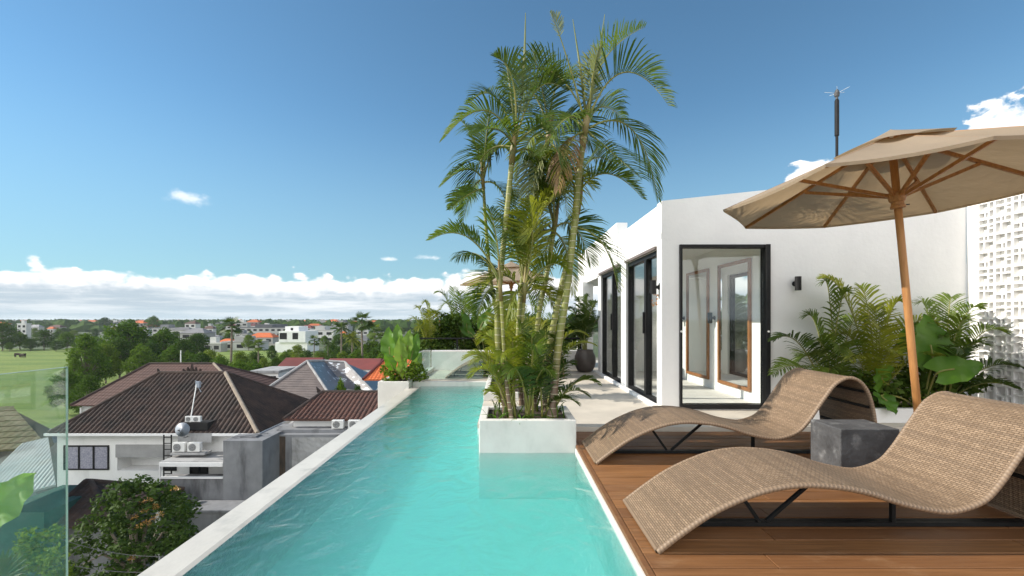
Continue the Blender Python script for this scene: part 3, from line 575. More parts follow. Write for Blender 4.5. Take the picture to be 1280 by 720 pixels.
def make_umbrella():
    # canopy rim corners relative to the rim centre, hub under the apex; the pole leans a little to the left
    root = empty('garden_umbrella', (3.345, 3.85, 0)); C0 = V((3.14, 3.95, 2.17)); base = V((3.345, 3.85, .0))
    rim = [V(p) for p in ((1.955,4.32,2.135),(2.50,5.02,2.115),(3.38,5.10,2.14),(4.18,4.66,2.20),(4.45,3.85,2.25),(3.80,2.82,2.34),(2.93,2.88,2.25),(2.17,3.26,2.205))]
    ap = V((3.115, 3.88, 2.64)); ax = (ap-base).normalized()
    m = MB(); K = 12; J = 8
    def pan(i, s, t):                                # panel i, s across 0..1, t apex->rim, hem sagging inward and cloth sagging between ribs
        a, c = rim[i], rim[(i+1) % 8]; e = a.lerp(c, s); sag = 4*s*(1-s)
        e = e.lerp(C0, .028*sag)
        p = ap.lerp(e, t); p.z -= .045*sag*t*(1.15-t)*2; return p
    o = 0
    for i in range(8):
        o = len(m.v)
        for a in range(J+1):
            for c in range(K+1): m.v.append(pan(i, c/K, .14+.86*a/J))
        for a in range(J):
            for c in range(K): q = o+a*(K+1)+c; m.f.append((q, q+1, q+K+2, q+K+1))
    cn = m.build('canopy', M['canvas'], root, at=None, smooth=True)
    # short hem
    h = MB()
    for i in range(8):
        o = len(h.v)
        for c in range(K+1): p = pan(i, c/K, 1); h.v += [p, p+V((0, 0, -.022))-(p-C0)*.006]
        for c in range(K): q = o+2*c; h.f.append((q, q+2, q+3, q+1))
    h.build('hem', M['canvas'], cn, smooth=True)
    # vent cap on top, its scalloped edge lifting clear of the canopy
    v = MB(); J2 = 5; top = ap+ax*.045
    for i in range(8):
        o = len(v.v)
        for a in range(J2+1):
            for c in range(K+1):
                s, t = c/K, a/J2; p = pan(i, s, .02+.30*t); q = top.lerp(p+V((0, 0, .02+.035*4*s*(1-s)*t)), t); v.v.append(q)
        for a in range(J2):
            for c in range(K): q = o+a*(K+1)+c; v.f.append((q, q+1, q+K+2, q+K+1))
    v.build('vent_cap', M['canvas'], root, smooth=True)
    p = MB(); p.tube([base, base+ax*.8, base+ax*1.6, ap-ax*.03], .027, 16); p.build('pole', M['teak'], root, smooth=True)
    p = MB(); p.lathe_axis([(.0, -.0), (.03, .0), (.034, .02), (.028, .045), (.012, .06), (.001, .064)], ap+ax*.03, ax, 16); p.build('finial', M['teak'], root, smooth=True)
    hub = base+ax*(2.14/ax.z)
    p = MB(); p.lathe_axis([(.03, -.10), (.05, -.095), (.052, -.075), (.043, -.07), (.043, -.045), (.052, -.04), (.058, -.02), (.062, .03), (.045, .04)], hub, ax, 20); p.build('hub', M['teak'], root)
    p = MB(); p.bar(hub-ax*.07, hub-ax*.07+V((.07, -.03, 0)), .008, .008); p.build('hub_pin', M['basalt'], root)
    for i in range(8):
        def rp(t): q = ap.lerp(rim[i], t); q.z -= .018; return q
        rb = MB(); pts = [rp(t) for t in (.05, .2, .35, .5, .65, .8, .9, .985)]
        for a, c in zip(pts, pts[1:]): rb.bar(a, c+(c-a)*.02, .020, .028)
        rb.build('rib', M['teak'], root)
        st = MB(); d = (rp(.5)-hub); d.z = 0; d.normalize(); st.bar(hub+d*.05+ax*.005, rp(.52)-V((0, 0, .02)), .022, .026); st.build('strut', M['teak'], root)
    bs_ = MB(); bs_.lathe([(.24, 0.001), (.24, .05), (.22, .06), (.05, .065), (.05, .25), (.032, .25)], (base.x, base.y, 0), 28); bs_.build('umbrella_base', M['basalt'], root)
    return root, base
U1, ub = make_umbrella()
tag(U1, 'big taupe canvas umbrella on a leaning teak pole beside the loungers', 'umbrella', 'taupe garden umbrellas')
U2 = copy_tree(U1); U2.rotation_euler.z = R(95); U2.scale = (.85,)*3; U2.location = (.12, 9.85, FZ)
tag(U2, 'taupe canvas umbrella half hidden behind the palm stems', 'umbrella', 'taupe garden umbrellas')

# ================================================================== PLANTS NEAR BY
def bez(p0, c, p2, t): return p0*(1-t)**2+c*(2*t*(1-t))+p2*t*t
def frond(name, p0, c, p2, mt, parent, at=None, LL=.42, n=38, lift=.55, droop=.5, wid=.0165, t0=.2, rw=.009, spread=1., split=None):
    """Feather palm leaf: a curved midrib with two rows of narrow folded leaflets."""
    p0, c, p2 = V(p0), V(c), V(p2); m = MB(); r = MB()
    pts = [bez(p0, c, p2, i/14) for i in range(15)]
    r.tube(pts, [rw*(1.25-1.05*i/14) for i in range(15)], 6)
    side0 = (p2-p0).cross(V((0, 0, 1)))
    if side0.length < 1e-3: side0 = V((1, 0, 0))
    side0.normalize(); side0 = (side0+V((rnd(-.25, .25), rnd(-.25, .25), rnd(-.3, .3)))).normalized()
    for i in range(n):
        u = i/(n-1); t = t0+(1-t0)*u*.995; b = bez(p0, c, p2, t)
        tg = (2*(1-t)*(c-p0)+2*t*(p2-c)).normalized(); sd = (side0-tg*side0.dot(tg)).normalized(); up = sd.cross(tg)
        if up.z < 0: up = -up
        prof = (.45+.55*sin(pi*min(1, u*1.12+.12)))*(1 if u < .85 else 1-.55*(u-.85)/.15)
        for sg in (-1, 1):
            if random.random() < .03: continue
            an = R(62-34*u)+rnd(-.10, .10); ln = LL*prof*rnd(.86, 1.08)
            d = (sd*sg*sin(an)*spread+tg*cos(an)+up*lift*rnd(.75, 1.2)).normalized()
            w = tg.cross(d).normalized(); w = (tg*.75+up*.45*sg*0+w*.15); w = (w-d*w.dot(d)).normalized()*wid*.5*(.75+.5*prof)
            g = V((0, 0, -1))*droop*ln
            q0 = b; q1 = b+d*ln*.45+g*.10; q2 = b+d*ln*.8+g*.38; q3 = b+d*ln+g*.72
            m.add([q0-w*.45, q0+w*.45, q1+w, q1-w, q2+w*.7, q2-w*.7, q3], [(0, 1, 2, 3), (3, 2, 4, 5), (5, 4, 6)])
    r.v and None
    o = m.build(name, M[mt], parent, at=at)
    r.build('midrib', M['rachis'], o, smooth=True)
    return o
def spearleaf(p0, p1, parent):
    m = MB(); p0, p1 = V(p0), V(p1); m.tube([p0, p0.lerp(p1, .5)+V((.01, 0, 0)), p1], [.014, .012, .003], 6); m.build('spear_leaf', M['spear'], parent, smooth=True)
def stem(pp, r0, r1, parent, shaft=.0):
    pts = catmull(pp, 8); k = len(pts); m = MB()
    m.tube(pts, [((r0*1.35 if i < 2 else r0)+(r1-r0)*i/(k-1))*.84 for i in range(k)], 12); m.build('trunk', M['stem'], parent, smooth=True)
def crown_fronds(parent, c, n, ln, mt, elev=(20, 75), LL=.4, lift=.45, droop=.6, az0=0, nl=34, wid=.016, azs=None, t0=.2):
    c = V(c)
    for i in range(n):
        a = az0+2.399*i+rnd(-.3, .3) if azs is None else R(azs[i])
        e = R(rnd(*elev)); L_ = ln*rnd(.8, 1.15); d = V((cos(a), sin(a), 0))
        mid = c+d*L_*.42*cos(e)+V((0, 0, L_*.62*sin(e))); tip = c+d*L_*(.55+.42*cos(e))+V((0, 0, L_*(.55*sin(e)-.32*cos(e))))
        frond('frond', c+d*.015, mid, tip, mt, parent, LL=LL*rnd(.85, 1.1), n=nl, lift=lift, droop=droop, wid=wid, t0=t0)

PY0 = 4.62
def palm(label, path, y, r0, r1, fronds, mt='palmleaf', group='palms in the pool corner planter', extra=0, exln=1.0, spears=(), LLx=.40, lift=.5):
    """path: photo points of the stem; fronds: (start, control, tip) photo points with depth offsets of the tip."""
    pts = [P(px, py, y+dy) for px, py, dy in path]
    pts[0].z = .175
    root = empty('palm_tree', tuple(pts[0])); tag(root, label, 'palm tree', group)
    stem(pts, r0, r1, root)
    top = pts[-1]; d = (pts[-1]-pts[-2]).normalized()
    s = MB(); s.tube([top-d*.05, top+d*.10, top+d*.34], [r1*.95, r1*1.05, r1*.45], 10); s.build('crownshaft', M['sheath'], root, smooth=True)
    for fr in fronds:
        (sx, sy), (c_x, c_y), (tx, ty), dy = fr[:4]; o = fr[4] if len(fr) > 4 else {}
        yy = y+path[-1][2]
        a = P(sx, sy, yy); c = P(c_x, c_y, yy+dy*.45); t = P(tx, ty, yy+dy)
        kw = dict(LL=LLx*1.06, n=46, wid=.0122, lift=lift, droop=.5); kw.update(o); m_ = kw.pop('mt', mt)
        frond('frond', a, c, t, m_, root, **kw)
    if extra: crown_fronds(root, top+d*.25, extra, exln, mt, LL=LLx*.9)
    for a, c in spears: spearleaf(P(*a, y+path[-1][2]), P(*c, y+path[-1][2]), root)
    return root
# tallest leaning palm on the right
palm('tallest palm of the planter, thick leaning stem at the right, arching crown', [(690,521,.0),(697,440,.03),(709,360,.05),(718,280,.08),(724,215,.08),(731,165,.1)], 4.66, .046, .034, [
    ((735,140),(742,60),(806,34),.25,dict(mt='palmleaf',lift=.9,droop=.15,n=40,LL=.34)),
    ((735,150),(775,40),(836,132),-.35,dict(lift=.9,droop=.35,n=44,LL=.42)),
    ((737,160),(800,120),(822,246),.35,dict(lift=.2,droop=.7,n=40,LL=.40)),
    ((733,150),(690,45),(627,110),.25,dict(lift=.7,droop=.5,n=44,LL=.40)),
    ((730,150),(708,60),(688,16),-.25,dict(t0=.72,n=14,LL=.13,lift=.4,droop=.1,mt='spear')),
    ((735,165),(765,190),(800,222),-.55,dict(lift=.4,droop=.5)),
    ((731,160),(715,120),(676,190),-.5,dict(lift=.4,droop=.6)),
    ((733,165),(745,110),(780,150),.8,dict(lift=.5,droop=.6)),
    ((731,160),(690,120),(655,175),.75,dict(lift=.5,droop=.6)),
    ((735,150),(740,90),(748,62),-.3,dict(lift=1.1,droop=.1,LL=.3,mt='spear')),
    ((730,165),(708,165),(698,236),-.45,dict(mt='dryleaf',lift=.05,droop=.9,LL=.26,n=26)),
    ], spears=[((733,150),(716,24)), ((734,150),(756,18))])
palm('second thick ringed palm stem close beside the tallest one', [(682,512,.25),(684,452,.25),(694,395,.25),(705,345,.25),(716,300,.25),(722,262,.25)], 4.72, .040, .032, [
    ((724,240),(755,190),(803,248),-.2,dict(lift=.75,droop=.2,LL=.30)),
    ((722,285),(762,290),(772,362),-.35,dict(lift=.5,droop=.35,LL=.30,n=30)),
        ((722,240),(700,190),(668,250),.3,dict()),
    ((723,235),(730,180),(772,205),.6,dict()),
    ((722,240),(690,230),(660,300),-.5,dict(mt='palmyellow')),
    ])
palm('green ringed palm stem at the left of the planter with dark crown', [(634,520,.0),(624,450,.0),(622,390,.02),(627,330,.02),(634,260,.04),(640,200,.05)], 4.6, .036, .030, [
    ((642,180),(612,100),(556,172),-.2,dict(lift=.45,droop=.55,LL=.34)),
    ((643,175),(622,90),(588,128),.35,dict(mt='darkpalm',lift=.5,droop=.45,LL=.30)),
    ((644,175),(650,80),(620,72),-.3,dict(mt='darkpalm',lift=.7,droop=.4,LL=.36)),
    ((645,175),(668,80),(706,112),.2,dict(mt='darkpalm',lift=.7,droop=.45,LL=.38)),
    ((645,180),(690,130),(700,205),-.4,dict(lift=.4,droop=.55)),
    ((643,185),(600,170),(590,238),.4,dict(mt='darkpalm',lift=.3,droop=.6)),
    ((644,180),(650,110),(672,70),.5,dict(lift=.8,droop=.3)),
    ((644,185),(625,150),(600,165),-.7,dict(lift=.4,droop=.6)),
    ((646,190),(675,170),(690,262),.5,dict(lift=.3,droop=.6)),
    ], mt='palmleaf', spears=[((652,120),(657,16)), ((645,170),(630,60))])
palm('slim brown stemmed palm at the far left of the planter', [(644,516,.3),(630,440,.3),(615,360,.28),(608,290,.28),(604,230,.3)], 4.75, .024, .019, [
    ((604,225),(588,195),(552,232),-.2,dict(LL=.22,n=26)),
    ((604,220),(598,170),(575,150),.3,dict(LL=.25)),
    ((605,222),(615,170),(640,190),.2,dict(LL=.3)),
    ((605,225),(590,220),(578,282),.4,dict(LL=.26)),
    ((605,228),(630,220),(642,290),-.3,dict(LL=.3)),
    ((605,222),(606,175),(612,140),-.2,dict(LL=.28,lift=.8,droop=.2)),
    ((606,235),(585,240),(562,262),-.5,dict(LL=.24)),
    ])
palm('yellow stemmed palm leaning right in the middle of the planter', [(653,518,.35),(648,450,.35),(650,380,.35),(660,300,.35),(676,220,.36),(684,180,.36)], 4.75, .034, .028, [
    ((686,160),(660,80),(640,125),.3,dict()),((686,160),(690,90),(715,100),.4,dict(lift=.8)),((687,165),(720,120),(742,190),.3,dict()),
    ((686,165),(680,110),(665,60),-.3,dict(lift=.8,droop=.3)),((686,175),(705,190),(708,270),-.4,dict(mt='palmyellow')),
    ((686,170),(700,150),(700,215),.8,dict()),((685,172),(660,150),(648,222),.4,dict(mt='palmyellow',wid=.012,LL=.3)),((686,172),(668,120),(630,150),.6,dict(mt='darkpalm')),((684,178),(672,190),(662,262),-.3,dict(mt='spear',LL=.3)),
    ])
palm('green palm stem behind the centre of the planter with low crown', [(668,516,.3),(669,450,.3),(674,390,.3),(684,340,.3),(692,290,.32)], 4.7, .034, .027, [
    ((693,280),(680,210),(640,255),.3,dict(mt='palmyellow')),((693,280),(700,200),(742,235),.4,dict(mt='palmyellow')),((694,285),(720,260),(738,330),.3,dict()),
    ((693,280),(690,220),(700,195),-.3,dict(lift=.9,droop=.2)),((692,280),(675,215),(668,190),.2,dict(lift=.7)),((692,288),(668,280),(655,340),-.2,dict(mt='palmyellow',wid=.011,LL=.26)),((693,290),(712,300),(716,368),.3,dict(mt='palmyellow',wid=.011,LL=.26)),((693,285),(690,240),(702,222),.5,dict(mt='palmyellow',wid=.012)),((692,290),(676,262),(648,300),.6,dict(wid=.012)),((692,288),(680,300),(676,372),.4,dict(wid=.011,LL=.28,mt='palmyellow')),
    ])
palm('short yellow green palm stem between the taller ones, fronds upright', [(660,518,.12),(655,470,.12),(652,420,.12),(655,372,.12)], 4.6, .028, .022, [
    ((656,360),(640,270),(618,275),.2,dict(mt='palmyellow')),((656,360),(662,260),(690,240),.1,dict(mt='palmyellow',lift=.7)),
    ((655,365),(625,320),(600,372),.1,dict(mt='palmyellow')),((655,360),(650,280),(640,232),.4,dict(mt='palmyellow',lift=.7)),((657,365),(690,310),(708,340),-.2,dict(mt='palmyellow',wid=.011,LL=.28)),((656,368),(685,345),(696,398),.4,dict(mt='palmyellow',wid=.011,LL=.26)),((655,370),(640,350),(632,408),-.2,dict(mt='palmyellow',wid=.011,LL=.26)),((656,362),(664,290),(680,285),.5,dict(mt='palmyellow',wid=.012)),((656,365),(670,320),(672,400),.5,dict(wid=.011,LL=.26)),((656,360),(672,290),(662,250),-.3,dict(mt='palmyellow')),
    ])
palm('thin leaning palm stem with a bluish frond reaching out to the left', [(640,520,-.08),(632,470,-.08),(629,420,-.08),(626,370,-.08)], 4.56, .022, .018, [
    ((624,350),(588,268),(538,300),-.15,dict(LL=.26,lift=.65,droop=.25,n=40)),
    ((625,355),(600,300),(570,322),.3,dict(LL=.28,lift=.1,droop=.8,mt='darkpalm')),
    ((626,352),(622,290),(612,262),.2,dict()),((626,360),(606,350),(596,402),.4,dict(LL=.26)),
    ])
# low clumps at the foot of the stems
def clump(name, label, cat, at, targets, mt, group=None, y=None, LL=.3, kw={}, pet=.0):
    root = empty(name, at); tag(root, label, cat, group); a = V(at)
    for i, t in enumerate(targets):
        (px, py), dy = t[0], t[1]; o = dict(LL=LL, n=34, lift=.35, droop=.5, wid=.016); o.update(kw); o.update(t[2] if len(t) > 2 else {})
        m_ = o.pop('mt', mt); rise = o.pop('rise', .35)
        tip = P(px, py, a.y+dy); s = a+V((rnd(-.05, .05), rnd(-.05, .05), 0)); h = s.lerp(tip, .5); h.z = max(tip.z, s.z)+rise*(tip-s).length
        frond('frond', s, h, tip, m_, root, **o)
    return root
gz = .18
clump('palm_clump', 'bushy yellow green palm fronds at the left foot of the planter palms', 'palm', (.07, 4.60, gz), [((582,448),-.1,dict(rise=.25)),((590,470),-.3,dict(rise=.35)),((600,428),.2),((612,428),.3,dict(rise=.15)),((640,425),-.2,dict(rise=.08,lift=.5)),((664,432),.0,dict(rise=.15)),((625,450),-.45),((608,492),.1,dict(LL=.2)),((590,455),.5)], 'palmyellow', 'low palm clumps in the palm planter', LL=.25, kw=dict(wid=.0125, n=36))
clump('palm_clump', 'fresh green palm fronds standing in the middle of the planter', 'palm', (.23, 4.62, gz), [((648,402),.1,dict(rise=.03,lift=.6)),((664,420),-.2,dict(rise=.06)),((688,420),.2,dict(rise=.15)),((634,470),-.4),((690,470),-.35),((705,440),.3),((672,440),-.5,dict(rise=.3)),((652,445),.6)], 'palmleaf', 'low palm clumps in the palm planter', LL=.25, kw=dict(wid=.0125, n=36))
clump('palm_clump', 'dark drooping palm fronds at the right end of the planter', 'palm', (.40, 4.72, gz), [((748,480),.1,dict(LL=.2,rise=.3)),((722,505),-.2,dict(LL=.2)),((735,495),.4,dict(LL=.2)),((715,455),.2,dict(LL=.24,rise=.15)),((694,445),.4,dict(rise=.1)),((672,478),-.2),((704,430),.3,dict(rise=.08))], 'darkpalm', 'low palm clumps in the palm planter', LL=.25, kw=dict(wid=.0125, n=36))
clump('palm_clump', 'yellowing palm frond clump behind the planter stems on the right', 'palm', (.33, 5.0, gz), [((735,420),-.1,dict(rise=.25,LL=.16,mt='palmyellow')),((745,432),.2,dict(rise=.2,LL=.16,mt='palmyellow')),((704,410),.2,dict(rise=.05)),((680,402),.2,dict(rise=.05))], 'palmyellow', 'low palm clumps in the palm planter', LL=.25, kw=dict(wid=.0125, n=36))
def strapleaf(m, p0, tip, w, rise=.3, n=6):
    p0, tip = V(p0), V(tip); c = p0.lerp(tip, .45); c.z = max(p0.z, tip.z)+rise*(tip-p0).length
    sd = (tip-p0).cross(V((0, 0, 1))).normalized(); o = len(m.v)
    for i in range(n+1):
        t = i/n; b = bez(p0, c, tip, t); ww = w*(.35+1.3*t*(1-t)*2)*(1-t*.9); m.v += [b-sd*ww, b-V((0, 0, ww*.5)), b+sd*ww]
    for i in range(n):
        q = o+3*i; m.f += [(q, q+1, q+4, q+3), (q+1, q+2, q+5, q+4)]
for k, (x, y, n, lb) in enumerate(((-.09, 4.50, 9, 'small strap leaved plant at the front left of the palm planter'), (.14, 4.48, 12, 'small bright strap leaved plant at the front middle of the palm planter'), (.30, 4.52, 8, 'small strap leaved plant at the front right of the palm planter'))):
    m = MB()
    for i in range(n):
        a = rnd(0, 2*pi); l = rnd(.14, .26); strapleaf(m, (x, y, gz), (x+cos(a)*l, y+sin(a)*l*.6, gz+rnd(-.01, .09)), .013)
    tag(m.build('strap_plant', M['bigleaf'], at=(x, y, gz)), lb, 'plant', 'small strap plants in the palm planter')

m = MB()
for i in range(60):
    x, y = rnd(-.15, .56), rnd(4.47, 5.0); a = rnd(0, 2*pi); l = rnd(.10, .24); strapleaf(m, (x, y, gz), (x+cos(a)*l, y+sin(a)*l*.7, gz+rnd(.02, .20)), .011)
tag(m.build('ground_cover', M['shrubleaf'], at=(.2, 4.7, gz)), 'small leafy ground cover filling the palm planter', 'ground cover', kind='stuff')
clump('palm_clump', 'yellow green palm clump in the rear planter, the nearer one', 'palm', (.0, 6.95, .11), [((600,420),.0,dict(rise=.2)),((618,395),.3,dict(rise=.1)),((650,385),-.2,dict(rise=.08)),((672,400),.2,dict(rise=.1)),((690,430),.0,dict(rise=.25)),((640,378),.4,dict(rise=.03)),((600,450),-.3,dict(rise=.4)),((665,420),-.5,dict(rise=.2)),((628,410),-.4,dict(rise=.15))], 'palmyellow', 'palm clumps in the rear planter', LL=.40)
clump('palm_clump', 'green palm clump in the rear planter, the farther one', 'palm', (.05, 8.0, .11), [((605,425),.0,dict(rise=.2)),((625,405),.3,dict(rise=.1)),((645,395),-.2,dict(rise=.08)),((665,405),.2,dict(rise=.1)),((680,425),.0,dict(rise=.25)),((640,390),.4,dict(rise=.03)),((655,425),-.5,dict(rise=.2))], 'palmleaf', 'palm clumps in the rear planter', LL=.36)
# broad leaves
def broadleaf(m, base, tip, w, up=(0, 0, 1), heart=.0, n=12, k=4, fold=.25, wave=.02, curl=.12):
    """A big leaf with a folded midrib and wavy blade from base to tip."""
    base, tip = V(base), V(tip); ax = tip-base; L_ = ax.length; ax.normalize(); up = V(up); sd = ax.cross(up).normalized(); nm = sd.cross(ax)
    o = len(m.v)
    for i in range(n+1):
        t = i/n; ww = w*(sin(pi*min(1, (t*.93+.07))**(.62 if heart else .8)))**.85*(1 if t < .98 else .5)
        b = base+ax*(L_*t)-nm*curl*L_*t*t
        for j in range(-k, k+1):
            f = j/k; back = -ax*heart*L_*abs(f)**1.5*max(0, 1-t*3)
            m.v.append(b+sd*ww*f*cos(fold*.8)+nm*(abs(f)*ww*fold+sin(t*19+f*3)*wave*abs(f))+back)
    r = 2*k+1
    for i in range(n):
        for j in range(2*k): q = o+i*r+j; m.f.append((q, q+1, q+r+1, q+r))
def petiole(m, pts, r): m.tube(catmull(pts, 5), r, 7)
def leafplant(name, label, cat, at, leaves, mt, group=None):
    root = empty(name, at); tag(root, label, cat, group); a = V(at)
    for (base, tip, w, up, o) in leaves:
        o = dict(o); m_ = o.pop('mt', mt); b = V(base); m = MB(); broadleaf(m, base, tip, w, up, **o); l = m.build('leaf', M[m_], root, smooth=True)
        q = MB(); h = a.lerp(b, .55)+V((0, 0, .08*(b-a).length)); petiole(q, [a, h, b, b.lerp(V(tip), .35)], .009); q.build('leaf_stalk', M['rachis'], l, smooth=True)
    return root
# bird of paradise on the far left planter
z0 = .0; Y = 8.8
lv = []
for (bx, by, tx, ty, w, dy) in ((488,447,484,408,.17,0),(497,445,496,404,.14,.1),(508,442,512,412,.12,-.1),(513,450,522,416,.13,.05),(503,455,499,422,.13,-.15),(492,462,481,440,.11,-.1),(516,462,527,440,.10,.1),(500,468,507,448,.10,-.2)):
    lv.append((P(bx, by, Y+dy), P(tx, ty, Y+dy*2), w, (rnd(-.5, .5), -1, .25), dict(fold=.35, curl=.1, mt=random.choice(('paleleaf', 'paleleaf', 'bigleaf')))))
leafplant('bird_of_paradise', 'tall plant with upright pale banana like leaves on the far left pool planter', 'plant', tuple(V((-1.95, 8.85, .0))), lv, 'bigleaf')
def leafball(m, c, rx, ry, rz, n, sz, flat=.3):
    for i in range(n):
        d = V((random.gauss(0, 1), random.gauss(0, 1), random.gauss(0, 1))).normalized(); q = V(c)+V((d.x*rx, d.y*ry, d.z*rz))*rnd(.55, 1.05)
        u = V((rnd(-1, 1), rnd(-1, 1), rnd(-.6, .6))).normalized(); w = u.cross((d+V((rnd(-.7,.7), rnd(-.7,.7), rnd(-.2,.9)))).normalized()).normalized(); s = sz*rnd(.6, 1.25)
        m.add([q-u*s*.5, q+w*s*.28, q+u*s*.5, q-w*s*.28], [(0, 1, 2, 3)])
def bush(label, at, balls, sz, mt, cat='bush', name='leafy_bush', group=None):
    m = MB(); root = empty(name, at); tag(root, label, cat, group)
    for (c, r, n) in balls: leafball(m, c, r[0], r[1], r[2], n, sz)
    m.build('foliage', M[mt], root); s = MB()
    for (c, r, n) in balls[:5]: s.tube([V(at), V(at).lerp(V(c), .6)+V((0, 0, .03)), V(c)], [.012, .009, .004] if r[0] < 1 else [.1, .06, .02], 6)
    s.build('stem', M['bark'], root, smooth=True); return root
bush('yellow green low bush around the foot of the tall pale leaves', (-1.95, 8.75, .0), [(P(px, py, 8.7+rnd(-.15, .3)), (.16, .15, .12), 150) for px, py in ((485,462),(495,468),(510,466),(520,460),(526,468),(489,472),(517,472))], .07, 'treeleaf3')
# hedge of tropical plants beyond the far parapet
hz0 = -.2
rb = MB(); rb.box((-2.3, 10.95, -.30), (2.0, 12.9, FZ+.003)); tag(rb.build('hedge_bed', M['soil'], at=(0, 11, -.3)), 'dark earth bed under the hedge beyond the parapet', 'planting bed')
hb = [( 'dark leafy hedge bush left of the palm stems', (530, 415, 556, 428)), ('dark leafy hedge bush in the middle behind the black railing', (560, 400, 600, 428)), ('dark hedge bush behind the palm stems', (610, 405, 655, 428)), ('dark hedge bush between the palm stems and the big pot', (665, 405, 720, 428))]
for lb, (x0, y0, x1, y1) in hb:
    bl = []
    for i in range(22): bl.append((P(rnd(x0-6, x1+6), rnd(y0-4, y1+12), 11.5+rnd(-.25, .5)), (.28, .25, .22), 190))
    c = P((x0+x1)/2, 440, 11.5); c.z = FZ; bush(lb, tuple(c), bl, .10, 'shrubleaf', group='hedge bushes beyond the parapet')
def areca(label, base, tips, mt, LL=.34, group=None, cat='palm', o={}):
    return clump('palm_clump', label, cat, base, tips, mt, group, LL=LL, kw=o)
areca('feathery green palm rising above the hedge left of the palm stems', (-1.05, 11.6, FZ), [((545,366),.0,dict(rise=.1)),((552,385),.3),((575,368),.2,dict(rise=.12)),((598,372),-.2,dict(rise=.15)),((538,395),-.3,dict(rise=.25)),((565,360),.5,dict(rise=.05)),((590,390),.4),((560,402),-.4,dict(rise=.3)),((612,388),.1,dict(rise=.2)),((580,378),-.4,dict(rise=.2))], 'palmleaf', .42, 'hedge palms')
areca('yellow green feathery palm at the left end of the hedge', (-1.75, 11.3, FZ), [((520,385),.2,dict(rise=.1)),((530,378),.0,dict(rise=.1)),((545,395),-.2),((512,400),.1,dict(rise=.2)),((538,390),.4,dict(rise=.1)),((522,412),-.3),((550,412),.2)], 'palmyellow', .36, 'hedge palms')
areca('feathery palm behind the stems toward the big pot', (.75, 11.8, FZ), [((640,380),.0,dict(rise=.1)),((660,372),.2,dict(rise=.1)),((690,375),.2,dict(rise=.12)),((715,390),-.1,dict(rise=.2)),((625,398),.3),((700,400),.4),((650,400),-.3)], 'palmleaf', .42, 'hedge palms')
lv = []
for (bx, by, tx, ty, w) in ((585,415,580,385,.12),(600,412,612,383,.14),(592,420,570,400,.13),(606,420,628,400,.13),(640,415,650,388,.12),(630,420,612,404,.12)):
    dy = rnd(-.1, .2); lv.append((P(bx, by, 11.2+dy), P(tx, ty, 11.2+dy), w, (rnd(-.6, .6), -1, .4), dict(fold=.3, curl=.25)))
leafplant('broad_leaf_plant', 'dark broad leaved plant in the hedge behind the palm stems', 'plant', (-.45, 11.25, FZ), lv, 'bigleaf')
# potted palm by the glass doors
pc = V((1.68, 10.15, FZ+.001))
pt = empty('plant_pot', tuple(pc)); tag(pt, 'round dark ceramic pot by the far end of the glass doors', 'plant pot')
m = MB(); m.lathe([(.10, 0), (.155, .02), (.205, .12), (.225, .22), (.215, .34), (.175, .43), (.165, .455), (.18, .47), (.165, .475), (.15, .455), (.15, .42)], pc, 32, cap=False); m.build('pot_body', M['pot'], pt, smooth=True)
m = MB(); m.lathe([(.149, .41), (.001, .425)], pc, 20, cap=True); m.build('soil', M['soil'], pt)
areca('dense upright green palm in the round dark pot', (1.68, 10.15, .46), [((712,386),.0,dict(rise=.08)),((722,372),.2,dict(rise=.03)),((735,370),.0,dict(rise=.02)),((745,378),-.2,dict(rise=.03)),((718,398),-.2,dict(rise=.15)),((708,405),.2,dict(rise=.2)),((752,398),-.35,dict(rise=.1)),((730,380),.4,dict(rise=.03)),((740,392),.35,dict(rise=.1)),((726,400),-.4,dict(rise=.15)),((745,405),.1,dict(rise=.2)),((715,420),.0,dict(rise=.3)),((735,410),-.4,dict(rise=.25))], 'darkpalm', .34, cat='potted palm')
# right hand planter
kz = .13
G2 = 'ferny palms in the wall planter'
areca('ferny palm at the left end of the wall planter, fronds reaching toward the window', (3.75, 5.5, kz), [((966,468),-.5,dict(rise=.22)),((968,425),-.2,dict(rise=.2,mt='darkpalm')),((1008,395),.1,dict(rise=.12)),((1030,352),.1,dict(rise=.1)),((1060,365),-.1,dict(rise=.06)),((1015,430),-.4,dict(rise=.2)),((1035,470),-.5,dict(rise=.3)),((1075,400),.2,dict(rise=.12)),((1000,450),-.1,dict(rise=.3)),((1050,440),-.4)], 'palmleaf', .34, G2)
areca('ferny palm in the middle of the wall planter behind the teak pole', (4.25, 5.5, kz), [((1028,348),.1,dict(rise=.05)),((1075,360),.2,dict(rise=.04)),((1128,378),-.1,dict(rise=.12)),((1165,405),.0,dict(rise=.2)),((1100,410),-.4,dict(rise=.1,mt='palmyellow')),((1045,420),.0,dict(rise=.2)),((1180,450),-.3,dict(rise=.25,mt='palmyellow')),((1060,450),-.5,dict(rise=.2)),((1120,440),-.5,dict(rise=.15,mt='palmyellow')),((1095,385),.2,dict(rise=.05))], 'palmyellow', .36, G2)
areca('ferny palm at the right end of the wall planter by the breeze blocks', (5.0, 5.5, kz), [((1150,378),.2,dict(rise=.1)),((1190,372),.2,dict(rise=.08)),((1225,385),.0,dict(rise=.12)),((1255,415),-.1,dict(rise=.2)),((1275,460),-.2,dict(rise=.2,mt='darkpalm')),((1268,485),-.4,dict(rise=.25,mt='darkpalm')),((1210,400),-.3,dict(rise=.1)),((1230,430),-.4,dict(rise=.15)),((1180,420),-.2,dict(rise=.12)),((1205,440),-.5,dict(rise=.2,mt='darkpalm')),((1160,400),.1,dict(rise=.1))], 'palmleaf', .32, G2)
